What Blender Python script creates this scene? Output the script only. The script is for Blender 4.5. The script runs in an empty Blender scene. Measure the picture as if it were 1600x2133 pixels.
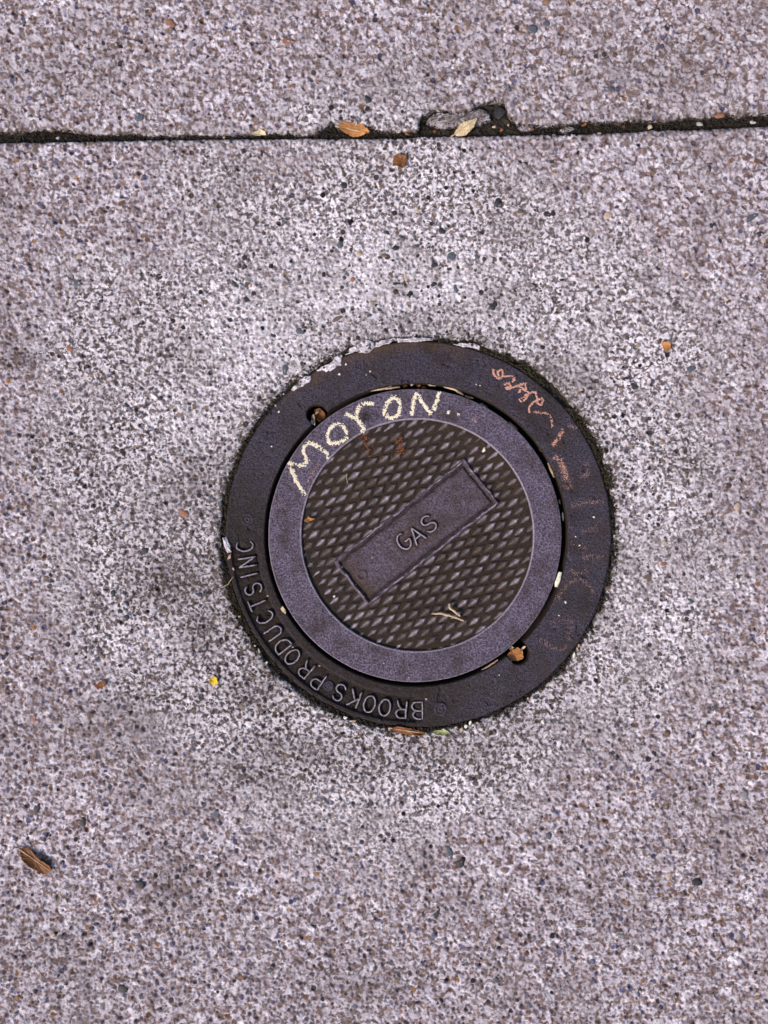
import bpy, bmesh, math, random
import numpy as np

# ------------------------------------------------------------------ camera, sky, sun, exposure
S = 0.00033                       # metres of pavement per photo pixel (frame is about 27 cm across)
CAM_H = 0.62
scene = bpy.context.scene
col = scene.collection
cd = bpy.data.cameras.new('camera'); cam = bpy.data.objects.new('camera', cd); col.objects.link(cam)
cam.location = (0, 0, CAM_H); cam.rotation_euler = (0, 0, 0)
cd.sensor_fit = 'HORIZONTAL'; cd.sensor_width = 36.0
cd.lens = 36.0 * CAM_H / (1600 * S)
cd.clip_start = 0.01; cd.clip_end = 200
scene.camera = cam

SUN_EL, SUN_AZ = 40.0, 222.0      # degrees; azimuth of the sun measured counter-clockwise from +x
world = bpy.data.worlds.new('World'); scene.world = world; world.use_nodes = True
wn = world.node_tree.nodes; wl = world.node_tree.links
sky = wn.new('ShaderNodeTexSky'); sky.sky_type = 'NISHITA'; sky.sun_disc = False
sky.sun_elevation = math.radians(SUN_EL); sky.sun_rotation = math.radians(90 - SUN_AZ)
sky.dust_density = 3.5
wl.new(sky.outputs[0], wn['Background'].inputs[0]); wn['Background'].inputs[1].default_value = 0.065
sd = bpy.data.lights.new('sun', 'SUN'); sd.energy = 1.5; sd.angle = math.radians(14); sd.color = (1.0, 0.92, 0.89)
sun = bpy.data.objects.new('sun', sd); col.objects.link(sun)
sun.rotation_euler = (math.radians(90 - SUN_EL), 0, math.radians(SUN_AZ + 90))
scene.view_settings.view_transform = 'Standard'; scene.view_settings.look = 'None'
scene.view_settings.exposure = 1.02; scene.view_settings.gamma = 1.0
scene.render.engine = 'CYCLES'
scene.render.resolution_x = 768; scene.render.resolution_y = 1024

random.seed(7); rng = np.random.default_rng(11)
def X(px): return (px - 800.0) * S
def Y(py): return (1066.5 - py) * S
def W(px, py, z=0.0): return (X(px), Y(py), z)

# ------------------------------------------------------------------ numpy noise
def hsh(ix, iy, seed):
    h = (ix.astype(np.int64) * 374761393 + iy.astype(np.int64) * 668265263 + seed * 1442695041) & 0xffffffff
    h = ((h ^ (h >> 13)) * 1274126177) & 0xffffffff
    h = ((h ^ (h >> 16)) * 2246822519) & 0xffffffff
    h = h ^ (h >> 15)
    return (h & 0xffffff).astype(np.float32) / 16777216.0
def vnoise(x, y, seed=0):
    ix = np.floor(x); iy = np.floor(y); fx = (x - ix); fy = (y - iy)
    fx = fx * fx * (3 - 2 * fx); fy = fy * fy * (3 - 2 * fy)
    a = hsh(ix, iy, seed); b = hsh(ix + 1, iy, seed); c = hsh(ix, iy + 1, seed); d = hsh(ix + 1, iy + 1, seed)
    return (a + (b - a) * fx) * (1 - fy) + (c + (d - c) * fx) * fy
def fbm(x, y, seed=0, oct=4):
    s = 0; a = 0.5
    for i in range(oct):
        s = s + a * vnoise(x * 2 ** i + 17.3 * i, y * 2 ** i + 5.1 * i, seed + i); a *= 0.5
    return s
def worley(x, y, seed=0):
    ix = np.floor(x); iy = np.floor(y)
    best = np.full(x.shape, 9.0, np.float32); rid = np.zeros(x.shape, np.float32)
    for dx in (-1, 0, 1):
        for dy in (-1, 0, 1):
            cx = ix + dx; cy = iy + dy
            px = cx + hsh(cx, cy, seed); py = cy + hsh(cx, cy, seed + 51)
            d = np.sqrt((px - x) ** 2 + (py - y) ** 2)
            m = d < best
            best = np.where(m, d, best); rid = np.where(m, hsh(cx, cy, seed + 97), rid)
    return best, rid
def sstep(a, b, x):
    t = np.clip((x - a) / (b - a), 0, 1); return t * t * (3 - 2 * t)

# ------------------------------------------------------------------ mesh helpers
def tag(o, label=None, cat=None, group=None, kind=None):
    if label: o['label'] = label
    if cat: o['category'] = cat
    if group: o['group'] = group
    if kind: o['kind'] = kind
    return o
def link(name, me, mat=None, parent=None, smooth=False):
    o = bpy.data.objects.new(name, me); col.objects.link(o)
    if mat and not me.materials: me.materials.append(mat)
    if parent: o.parent = parent
    if smooth: me.polygons.foreach_set('use_smooth', [True] * len(me.polygons))
    return o
def empty(name, loc=(0, 0, 0)):
    o = bpy.data.objects.new(name, None); o.empty_display_size = 0.01; o.location = loc; col.objects.link(o); return o
def np_mesh(name, verts, quads, attrs=None):
    """verts (n,3), quads (m,4) arrays"""
    me = bpy.data.meshes.new(name)
    k = quads.shape[1]
    me.vertices.add(len(verts)); me.vertices.foreach_set('co', verts.astype(np.float32).ravel())
    me.loops.add(quads.size); me.loops.foreach_set('vertex_index', quads.astype(np.int32).ravel())
    me.polygons.add(len(quads)); me.polygons.foreach_set('loop_start', np.arange(0, quads.size, k, dtype=np.int32))
    me.update(calc_edges=True)
    for an, av in (attrs or {}).items():
        a = me.attributes.new(an, 'FLOAT', 'POINT'); a.data.foreach_set('value', av.astype(np.float32).ravel())
    return me
def polar_mesh(name, Xr, Yr, Zr, attrs=None):
    """rows (nr, nt) closed in the t direction"""
    nr, nt = Xr.shape
    v = np.stack([Xr, Yr, Zr], -1).reshape(-1, 3)
    i, j = np.meshgrid(np.arange(nr - 1), np.arange(nt), indexing='ij'); j2 = (j + 1) % nt
    q = np.stack([i * nt + j, (i + 1) * nt + j, (i + 1) * nt + j2, i * nt + j2], -1).reshape(-1, 4)
    return np_mesh(name, v, q, {k: a.reshape(-1) for k, a in (attrs or {}).items()})
def py_mesh(name, verts, faces, wear=None):
    me = bpy.data.meshes.new(name); me.from_pydata(verts, [], faces); me.update()
    if wear is not None:
        a = me.attributes.new('wear', 'FLOAT', 'POINT'); a.data.foreach_set('value', wear)
    return me

# ------------------------------------------------------------------ materials
class NT:
    def __init__(s, name, rough=0.8, metal=0.0, spec=0.5):
        s.m = bpy.data.materials.new(name); s.m.use_nodes = True
        s.n = s.m.node_tree.nodes; s.l = s.m.node_tree.links
        s.b = s.n['Principled BSDF']
        s.b.inputs['Roughness'].default_value = rough; s.b.inputs['Metallic'].default_value = metal
        s.b.inputs['Specular IOR Level'].default_value = spec
        s.co = s.n.new('ShaderNodeTexCoord').outputs['Object']
    def geo(s): s.co = s.n.new('ShaderNodeNewGeometry').outputs['Position']
    def noise(s, scale, detail=4, rough=0.6, dist=0.0):
        t = s.n.new('ShaderNodeTexNoise'); t.inputs['Scale'].default_value = scale; t.inputs['Detail'].default_value = detail
        t.inputs['Roughness'].default_value = rough; t.inputs['Distortion'].default_value = dist
        s.l.new(s.co, t.inputs['Vector']); return t.outputs['Fac']
    def vor(s, scale, feat='F1', rnd=1.0):
        t = s.n.new('ShaderNodeTexVoronoi'); t.feature = feat; t.inputs['Scale'].default_value = scale
        t.inputs['Randomness'].default_value = rnd; s.l.new(s.co, t.inputs['Vector']); return t
    def ramp(s, fac, stops, interp='LINEAR'):
        r = s.n.new('ShaderNodeValToRGB'); r.color_ramp.interpolation = interp
        e = r.color_ramp.elements
        while len(e) < len(stops): e.new(0.5)
        for k, (p, c) in enumerate(stops):
            e[k].position = p; e[k].color = (*c, 1) if len(c) == 3 else c
        s.l.new(fac, r.inputs[0]); return r.outputs[0]
    def gray(s, fac, stops): return s.ramp(fac, [(p, (v, v, v)) for p, v in stops])
    def mix(s, fac, a, b, mode='MIX'):
        m = s.n.new('ShaderNodeMix'); m.data_type = 'RGBA'; m.blend_type = mode
        for sock, v in ((m.inputs['Factor'], fac), (m.inputs['A'], a), (m.inputs['B'], b)):
            if hasattr(v, 'is_linked'): s.l.new(v, sock)
            elif isinstance(v, (int, float)): sock.default_value = v
            else: sock.default_value = (*v, 1)
        return m.outputs['Result']
    def math(s, op, a, b=0.0):
        m = s.n.new('ShaderNodeMath'); m.operation = op
        for sock, v in zip(m.inputs, (a, b)):
            if hasattr(v, 'is_linked'): s.l.new(v, sock)
            else: sock.default_value = v
        return m.outputs[0]
    def attr(s, name):
        a = s.n.new('ShaderNodeAttribute'); a.attribute_name = name; return a.outputs['Fac']
    def rgb2v(s, c, ch=0):
        m = s.n.new('ShaderNodeSeparateColor'); s.l.new(c, m.inputs[0]); return m.outputs[ch]
    def bump(s, h, dist=0.001, strength=1.0, prev=None):
        b = s.n.new('ShaderNodeBump'); b.inputs['Distance'].default_value = dist; b.inputs['Strength'].default_value = strength
        s.l.new(h, b.inputs['Height'])
        if prev: s.l.new(prev, b.inputs['Normal'])
        return b.outputs[0]
    def done(s, color, normal=None, rough=None, metal=None):
        if hasattr(color, 'is_linked'): s.l.new(color, s.b.inputs['Base Color'])
        else: s.b.inputs['Base Color'].default_value = (*color, 1)
        if normal: s.l.new(normal, s.b.inputs['Normal'])
        if rough is not None: s.l.new(rough, s.b.inputs['Roughness'])
        if metal is not None: s.l.new(metal, s.b.inputs['Metallic'])
        return s.m

def mat_concrete():
    t = NT('weathered_concrete', 0.92, 0, 0.25); t.geo()
    paste = t.ramp(t.noise(120, 5, 0.65), [(0.3, (0.66, 0.595, 0.645)), (0.5, (0.84, 0.775, 0.84)), (0.7, (0.96, 0.91, 0.97))])
    # sand grains showing through the cement skin: mineral colours, plus pit shade painted as black cells
    grains = [(0.0, (0.013, 0.012, 0.014)), (0.25, (0.055, 0.040, 0.032)), (0.42, (0.15, 0.105, 0.078)),
              (0.50, (0.060, 0.060, 0.080)), (0.62, (0.29, 0.215, 0.175)), (0.70, (0.17, 0.165, 0.215)),
              (0.82, (0.50, 0.44, 0.44)), (0.92, (0.84, 0.82, 0.88))]
    tints = [(0.0, (0.035, 0.028, 0.030)), (0.14, (0.16, 0.085, 0.050)), (0.30, (0.34, 0.175, 0.090)), (0.42, (0.065, 0.066, 0.135)),
             (0.56, (0.30, 0.225, 0.215)), (0.68, (0.135, 0.130, 0.225)), (0.80, (0.52, 0.46, 0.48)), (0.91, (0.80, 0.77, 0.84))]  # orange and slate cells also stand in for lens colour fringing
    mauve = t.ramp(t.noise(90, 5, 0.65), [(0.32, (0.40, 0.345, 0.39)), (0.5, (0.61, 0.54, 0.61)), (0.66, (0.90, 0.84, 0.92))])
    light_falloff = t.gray(t.math('ADD', t.attr('light_falloff'), t.math('MULTIPLY', t.math('SUBTRACT', t.noise(70, 6, 0.75), 0.5), 1.5)), [(0.25, 0.0), (0.75, 1.0)])                    # light falloff put into the colour: paler round the cover, darker mauve outwards
    wob = t.math('MULTIPLY', t.math('SUBTRACT', t.noise(1300, 2), 0.5), 0.38)
    def layer(scale, lo, span, pal):
        v = t.vor(scale); c = t.ramp(t.rgb2v(v.outputs['Color']), pal, 'CONSTANT')
        lim = t.math('MULTIPLY_ADD', t.rgb2v(v.outputs['Color'], 1), span); lim.node.inputs[2].default_value = lo
        e = t.math('SUBTRACT', t.math('ADD', lim, wob), v.outputs['Distance'])
        return c, e, t.gray(e, [(0.0, 0), (0.09, 1)])
    cf, ef, mf = layer(400, 0.0, 0.60, grains)
    cc, ec, mc = layer(300, 0.0, 0.60, tints)
    wear = t.gray(t.noise(30, 4, 0.6), [(0.34, 0.55), (0.60, 1.0)])
    fine = t.mix(t.math('MULTIPLY', mf, wear), paste, cf)
    coarse = t.mix(t.math('MULTIPLY', mc, t.math('MULTIPLY', wear, 0.85)), mauve, cc)
    # skin worn off in small ragged patches: brownish sandy matrix
    def worn(scale, a, b, k): return t.gray(t.noise(scale, 3, 0.6, 0.6), [(a, 0.0), (b, k)])
    sandy = t.ramp(t.noise(900, 3, 0.7), [(0.32, (0.022, 0.013, 0.012)), (0.68, (0.150, 0.098, 0.082))])
    sandy2 = t.ramp(t.noise(420, 3, 0.7), [(0.32, (0.045, 0.024, 0.022)), (0.68, (0.240, 0.138, 0.100))])
    pale = t.attr('pale')
    wf = t.math('MULTIPLY', worn(310, 0.475, 0.56, 0.95), t.math('SUBTRACT', 1.0, t.math('MULTIPLY', pale, 0.6)))
    fine = t.mix(wf, fine, sandy)
    coarse = t.mix(worn(235, 0.46, 0.58, 0.86), coarse, sandy2)
    base = t.mix(light_falloff, coarse, fine)
    v2 = t.vor(165); c2 = t.mix(light_falloff, t.ramp(t.rgb2v(v2.outputs['Color']), tints[:6], 'CONSTANT'), t.ramp(t.rgb2v(v2.outputs['Color']), grains[:5], 'CONSTANT'))
    pick = t.math('GREATER_THAN', t.rgb2v(v2.outputs['Color'], 2), 0.47)  # dark stones, plus black dots that paint in shaded pits
    lim2 = t.math('MULTIPLY_ADD', t.rgb2v(v2.outputs['Color'], 1), 0.26); lim2.node.inputs[2].default_value = 0.10
    e2 = t.math('SUBTRACT', t.math('ADD', lim2, t.math('MULTIPLY', wob, 0.45)), v2.outputs['Distance'])
    m2 = t.math('MULTIPLY', t.gray(e2, [(0.0, 0), (0.04, 1)]), pick)
    base = t.mix(m2, base, c2)
    # dirt and traffic film
    film = t.gray(t.noise(16, 6, 0.68), [(0.45, 0.0), (0.70, 0.55)])
    base = t.mix(film, base, (0.215, 0.172, 0.172), 'MIX')
    st = t.math('MULTIPLY', t.attr('stain'), t.gray(t.noise(260, 4, 0.7), [(0.32, 0.35), (0.6, 1.0)]))
    base = t.mix(st, base, (0.070, 0.050, 0.043))
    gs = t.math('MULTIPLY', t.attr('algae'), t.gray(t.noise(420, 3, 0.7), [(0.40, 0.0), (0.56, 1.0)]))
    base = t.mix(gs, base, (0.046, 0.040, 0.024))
    nb = t.bump(t.noise(1700, 3, 0.7), 0.0007, 0.9)
    nb = t.bump(ef, 0.0006, 0.6, nb)
    return t.done(base, nb)

def mat_iron(name, dark, light, rough=0.52, metal=0.25):
    t = NT(name, rough, metal, 0.34); t.geo()
    c = t.ramp(t.noise(700, 4, 0.85), [(0.40, dark), (0.61, light)])
    scr = t.noise(60, 2, 0.5, 2.0)
    c = t.mix(t.gray(t.math('ABSOLUTE', t.math('SUBTRACT', scr, 0.5)), [(0.0, 0.35), (0.012, 0.0)]), c, light)
    c = t.mix(t.gray(t.noise(70, 5, 0.65), [(0.44, 0.0), (0.68, 0.72)]), c, (0.042, 0.027, 0.020))
    rust = t.math('MULTIPLY', t.attr('rust'), t.gray(t.noise(330, 4, 0.7), [(0.3, 0.3), (0.6, 1.0)]))
    c = t.mix(rust, c, (0.095, 0.056, 0.033))
    d = t.math('MULTIPLY', t.attr('dirt_shade'), t.gray(t.noise(240, 5, 0.7), [(0.28, 0.45), (0.55, 1.0)]))
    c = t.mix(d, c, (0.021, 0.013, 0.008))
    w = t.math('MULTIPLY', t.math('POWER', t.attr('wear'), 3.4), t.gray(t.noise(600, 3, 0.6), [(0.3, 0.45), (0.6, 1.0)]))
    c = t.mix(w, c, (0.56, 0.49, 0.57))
    ro = t.math('SUBTRACT', t.math('ADD', t.gray(t.noise(500, 3), [(0.3, rough - 0.1), (0.7, rough + 0.14)]), t.math('MULTIPLY', t.math('ADD', d, rust), 0.28)),
                t.math('MULTIPLY', w, 0.16))
    me = t.math('ADD', t.math('MULTIPLY', w, 0.2), t.math('MULTIPLY', t.math('SUBTRACT', 1.0, t.math('MAXIMUM', d, rust)), metal))
    nb = t.bump(t.noise(950, 3, 0.75), 0.0011, 1.0)
    nb = t.bump(t.noise(210, 3, 0.6), 0.0012, 0.35, nb)
    return t.done(c, nb, ro, me)

def mat_simple(name, c1, c2, scale=600, rough=0.85, bump=0.5, spec=0.3):
    t = NT(name, rough, 0, spec); t.geo()
    n = t.noise(scale, 4, 0.7)
    return t.done(t.ramp(n, [(0.34, c1), (0.66, c2)]), t.bump(t.noise(scale * 2.3, 3, 0.7), 0.0006, bump))

M = {}
M['concrete'] = mat_concrete()
M['frame_iron'] = mat_iron('frame_cast_iron', (0.007, 0.005, 0.009), (0.100, 0.080, 0.118), 0.58, 0.15)
M['lid_iron'] = mat_iron('lid_cast_iron', (0.026, 0.019, 0.032), (0.245, 0.195, 0.285), 0.54, 0.2)
M['tread_iron'] = mat_iron('tread_cast_iron', (0.018, 0.011, 0.008), (0.072, 0.049, 0.037), 0.62, 0.1)
M['soil'] = mat_simple('joint_soil', (0.012, 0.010, 0.008), (0.055, 0.042, 0.030), 500)
M['moss'] = mat_simple('dry_moss', (0.018, 0.015, 0.008), (0.078, 0.064, 0.032), 500)
M['chalk_yellow'] = mat_simple('cream_chalk', (0.93, 0.80, 0.58), (0.98, 0.94, 0.82), 1500)
M['chalk_pink'] = mat_simple('pink_chalk', (0.62, 0.30, 0.22), (0.85, 0.56, 0.46), 1500)
M['chalk_dull'] = mat_simple('rubbed_chalk', (0.30, 0.19, 0.18), (0.56, 0.37, 0.34), 1500)
M['rust'] = mat_simple('orange_rust', (0.20, 0.06, 0.025), (0.36, 0.14, 0.05), 900)
M['leaf_brown'] = mat_simple('brown_dry_leaf', (0.11, 0.04, 0.012), (0.30, 0.125, 0.045), 260, 0.7, 0.6)
M['leaf_orange'] = mat_simple('orange_dry_leaf', (0.34, 0.13, 0.035), (0.58, 0.28, 0.10), 260, 0.7, 0.6)
M['leaf_pale'] = mat_simple('pale_dry_leaf', (0.52, 0.38, 0.20), (0.80, 0.66, 0.44), 260, 0.7, 0.5)
M['leaf_green'] = mat_simple('green_leaf_strip', (0.22, 0.24, 0.09), (0.46, 0.46, 0.24), 260, 0.7, 0.5)
M['petal'] = mat_simple('yellow_petal', (0.70, 0.42, 0.02), (0.85, 0.60, 0.06), 300, 0.6, 0.3)
M['straw'] = mat_simple('straw', (0.38, 0.26, 0.15), (0.68, 0.52, 0.36), 500, 0.7, 0.4)
M['white_chip'] = mat_simple('white_chip', (0.66, 0.60, 0.52), (0.88, 0.84, 0.76), 600, 0.7, 0.4)
M['chip_dull'] = mat_simple('dull_chip', (0.30, 0.27, 0.26), (0.55, 0.50, 0.48), 600)
M['bone'] = mat_simple('bleached_stick', (0.72, 0.68, 0.50), (0.86, 0.83, 0.68), 500, 0.65, 0.3)
M['tan_grit'] = mat_simple('tan_grit', (0.30, 0.19, 0.13), (0.60, 0.44, 0.34), 500)
for nm, a, b in (('black', (0.012, 0.012, 0.014), (0.045, 0.043, 0.048)), ('slate', (0.045, 0.055, 0.075), (0.12, 0.13, 0.16)),
                 ('brown', (0.09, 0.06, 0.045), (0.20, 0.14, 0.11)), ('tan', (0.36, 0.27, 0.20), (0.56, 0.45, 0.36)),
                 ('grey', (0.16, 0.15, 0.16), (0.30, 0.28, 0.30)), ('rusty', (0.20, 0.08, 0.05), (0.36, 0.17, 0.11))):
    M['peb_' + nm] = mat_simple(nm + '_pebble', a, b, 700, 0.6, 0.3, 0.45)

# ------------------------------------------------------------------ geometry of the cover in photo pixels
FC = (872.0, 1113.0); F_OUT = 403.0      # frame ring
GC = (867.0, 1114.0); G_IN = 316.0       # opening of the frame
LC = (864.5, 1115.5); L_R = 306.0        # lid
TC = (869.5, 1115.0); T_R = 241.0        # tread field in the lid
NOTCH = [((660.0, 864.0), 21.5), ((1080.0, 1361.0), 23.5)]

# ------------------------------------------------------------------ ground and pavement
me = py_mesh('ground', [(-40, -40, -0.032), (40, -40, -0.032), (40, 40, -0.032), (-40, 40, -0.032)], [(0, 1, 2, 3)])
g = link('ground', me, mat_simple('bare_earth', (0.05, 0.04, 0.03), (0.13, 0.10, 0.075), 60)); tag(g, kind='structure', label='bare earth bed below the concrete pavement', cat='ground')

def axis(lo, hi, step, far):
    n = int(round((hi - lo) / step)); core = np.linspace(lo, hi, n + 1)
    ext = []; d = step; p = hi
    while p < far: d *= 1.16; p += d; ext.append(p)
    ext = np.array(ext)
    return core, ext
STEP = 0.00062
def near_edge_y(x):      # joint side edge of the near slab, photo px
    return np.interp(x, [-3000, 0, 400, 800, 1200, 1600, 4600], [330, 296, 289, 286, 277, 262, 140])
def far_edge_y(x):
    e = np.interp(x, [-3000, 0, 60, 120, 190, 330, 500, 660, 690, 710, 770, 820, 870, 880, 905, 960, 1010, 1050, 1062, 1080, 1200, 1300, 1400, 1500, 1600, 4600],
                  [304, 273, 268, 265, 277, 280, 279, 277, 256, 266, 264, 274, 270, 240, 226, 234, 214, 210, 240, 258, 254, 250, 245, 238, 234, 112])
    return e
def surface(xm, ym, seed):
    """fine relief of worn concrete in metres"""
    d1, r1 = worley(xm / 0.0024, ym / 0.0024, seed)
    pit = np.where(r1 < 0.30, -1.0, np.where(r1 > 0.72, 0.55, 0.0)) * sstep(0.62, 0.15, d1)
    d2, r2 = worley(xm / 0.0062, ym / 0.0062, seed + 5)
    hole = np.where(r2 < 0.22, -1.0, 0.0) * sstep(0.34, 0.12, d2)
    h = 0.00095 * pit + 0.0017 * hole
    h = h + 0.0011 * (fbm(xm / 0.011, ym / 0.011, seed + 9, 3) - 0.45)
    h = h + 0.0016 * (fbm(xm / 0.09, ym / 0.09, seed + 13, 3) - 0.45)
    h = h + 0.0005 * (vnoise(xm / 0.0011, ym / 0.0011, seed + 21) - 0.5)
    return h
STAINS = [(345, 1215, 95, 80, .85), (430, 1330, 90, 90, .62), (500, 1440, 90, 70, .55), (400, 1010, 60, 110, .5), (620, 1570, 160, 45, .6), (850, 1580, 200, 40, .5), (1120, 1500, 90, 50, .4), (820, 670, 140, 22, .5), (1180, 800, 60, 60, .45), (300, 1090, 120, 70, .35), (560, 1600, 190, 70, .42), (700, 1560, 150, 40, .45),
          (30, 740, 60, 45, .55), (350, 1830, 45, 60, .5), (230, 960, 90, 60, .3), (820, 590, 40, 25, .4), (680, 585, 45, 25, .3), (640, 680, 30, 28, .35),
          (470, 1190, 40, 130, .5), (260, 1490, 160, 70, .3), (1040, 610, 60, 30, .35), (980, 700, 70, 18, .5), (1450, 960, 70, 40, .25), (130, 1990, 120, 80, .3),
          (760, 2040, 140, 60, .28), (1250, 1900, 160, 60, .25), (1560, 1000, 50, 160, .25), (560, 860, 40, 60, .35), (930, 150, 160, 60, .25), (1400, 120, 120, 60, .28), (150, 160, 140, 60, .25)]
def stain_attr(px, py):
    s = np.zeros_like(px)
    jx = px + 60 * (fbm(px / 50, py / 50, 301, 3) - .45); jy = py + 60 * (fbm(px / 50, py / 50, 331, 3) - .45)
    for (x, y, a, b, k) in STAINS:
        s = np.maximum(s, k * np.exp(-((jx - x) / a) ** 2 - ((jy - y) / b) ** 2))
    return s
PALE = [(760, 590, 260, 110, 1), (540, 700, 150, 130, .9), (420, 880, 90, 150, .6), (950, 600, 160, 90, .8), (1190, 740, 80, 90, .6), (1350, 1200, 70, 260, .5), (720, 1700, 160, 60, .4), (330, 1040, 60, 60, .5), (330, 1330, 90, 40, .4)]
def pale_attr(px, py):
    s = np.zeros_like(px)
    for (x, y, a, b, k) in PALE: s = np.maximum(s, k * np.exp(-((px - x) / a) ** 2 - ((py - y) / b) ** 2))
    return s
def hole_radius(th):
    """clear radius of the pavement round the frame, photo px; th = image angle, clockwise from +x"""
    d = np.degrees(th) % 360
    r = np.interp(d, [0, 25, 45, 70, 95, 120, 150, 180, 200, 215, 228, 240, 255, 268, 285, 300, 318, 335, 350, 360],
                  [410, 408, 408, 409, 411, 413, 414, 413, 412, 410, 407, 406, 407, 409, 412, 418, 421, 417, 412, 410])
    return r
def slab(name, xs, ys, cut, seed):
    gx, gy = np.meshgrid(xs, ys)                       # (ny, nx)
    px = gx / S + 800; py = 1066.5 - gy / S
    h = surface(gx, gy, seed)
    jit = 5 * (fbm(px / 9.0, py / 9.0, 77, 2) - .4) + 9 * (fbm(px / 40.0, py / 40.0, 78, 2) - .4)
    if cut == 'near':
        e = (py - near_edge_y(px)) + jit * 0.5         # >0 inside
        rr = np.hypot(px - FC[0], py - FC[1]); th = np.arctan2(py - FC[1], px - FC[0])
        ri = rr - hole_radius(th) - jit * 0.9
        e2 = np.minimum(e, ri)
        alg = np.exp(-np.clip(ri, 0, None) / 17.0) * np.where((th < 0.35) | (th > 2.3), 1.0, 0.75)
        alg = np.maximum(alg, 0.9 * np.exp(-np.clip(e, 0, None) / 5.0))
    else:
        e2 = (far_edge_y(px) - py) + jit * 1.1 + 15 * (fbm(px / 18.0, py / 18.0, 79, 3) - .45) * sstep(350, 650, px) + 5 * (fbm(px / 14.0, py / 14.0, 80, 3) - .45)
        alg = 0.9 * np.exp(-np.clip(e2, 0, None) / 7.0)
    lip = np.clip(e2, -8, 12)
    h = h - 0.0016 * np.exp(-np.clip(lip, 0, None) / 4.0) - 0.012 * sstep(0.0, -4.0, lip)
    att = {'stain': stain_attr(px, py).ravel(), 'pale': pale_attr(px, py).ravel(), 'light_falloff': sstep(1050, 420, np.hypot((px - 800) * 1.08, py - 1020) + 420 * (fbm(px / 120, py / 120, 88, 3) - .45)).ravel(), 'algae': np.clip(alg, 0, 1).ravel()}
    ny, nx = gx.shape
    keep = (e2 > -6.0)
    i, j = np.meshgrid(np.arange(ny - 1), np.arange(nx - 1), indexing='ij')
    ok = (keep[:-1, :-1] & keep[1:, :-1] & keep[:-1, 1:] & keep[1:, 1:]).ravel()
    q = np.stack([i * nx + j, i * nx + j + 1, (i + 1) * nx + j + 1, (i + 1) * nx + j], -1).reshape(-1, 4)[ok]
    used = np.unique(q); remap = np.full(ny * nx, -1, np.int64); remap[used] = np.arange(len(used))
    v = np.stack([gx.ravel(), gy.ravel(), h.ravel()], -1)[used]
    me = np_mesh(name, v, remap[q], {k: a[used] for k, a in att.items()})
    o = link(name, me, M['concrete'])
    return o
cx, ex = axis(X(-8), X(1608), STEP, 1.6)
xs = np.concatenate([-ex[::-1], cx, ex])
cy, ey = axis(Y(2141), Y(255), STEP, 1.6)
low = Y(2141) - (ey - ey[0] + STEP); ys_n = np.concatenate([low[::-1], cy, Y(255) + np.array([.002, .004, .008, .015, .03, .06, .12])])
near = slab('pavement', xs, ys_n, 'near', 3); tag(near, 'large pale speckled concrete slab round the iron gas cover', 'pavement', kind='structure')
cy2, ey2 = axis(Y(285), Y(-8), STEP, 1.6)
ys_f = np.concatenate([Y(285) - np.array([.12, .06, .03, .015, .008, .004, .002]), cy2, ey2])
far = slab('pavement', xs, ys_f, 'far', 41); tag(far, 'concrete slab beyond the dark joint at the top', 'pavement', kind='structure')

# soil that fills the joint and the seam round the frame
def strip_soil():
    jx = np.arange(-0.9, 0.9, 0.0009); t = np.linspace(-1, 1, 46)
    gx, gt = np.meshgrid(jx, t)
    px = gx / S + 800; mid = (near_edge_y(px) + far_edge_y(px)) * 0.5
    py = mid + gt * 36; gy = (1066.5 - py) * S
    z = -0.0058 + 0.0042 * (fbm(gx / .006, gy / .006, 61, 3) - .4) + 0.0016 * (vnoise(gx / .0015, gy / .0015, 67) - .5)
    ny, nx = gx.shape
    i, j = np.meshgrid(np.arange(ny - 1), np.arange(nx - 1), indexing='ij')
    q = np.stack([i * nx + j, (i + 1) * nx + j, (i + 1) * nx + j + 1, i * nx + j + 1], -1).reshape(-1, 4)
    return np_mesh('joint_soil', np.stack([gx, gy, z], -1).reshape(-1, 3), q)
tag(link('joint_soil', strip_soil(), M['soil']), 'dark soil packed in the joint between the slabs', 'soil', kind='stuff')
NTH = 1700
TH = np.linspace(0, 2 * math.pi, NTH, endpoint=False)
def seam_soil():
    r = np.linspace(F_OUT - 6, 440, 18)[:, None]; th = TH[None, :]
    px = FC[0] + r * np.cos(th); py = FC[1] + r * np.sin(th)
    z = -0.0036 + 0.003 * (fbm(px / 16, py / 16, 71, 3) - .45) + 0.0014 * (vnoise(px / 4.5, py / 4.5, 73) - .5)
    return polar_mesh('seam_soil', X(px), Y(py), z)
tag(link('seam_soil', seam_soil(), M['soil']), 'dark soil ring in the seam round the iron frame', 'soil', kind='stuff')

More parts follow.
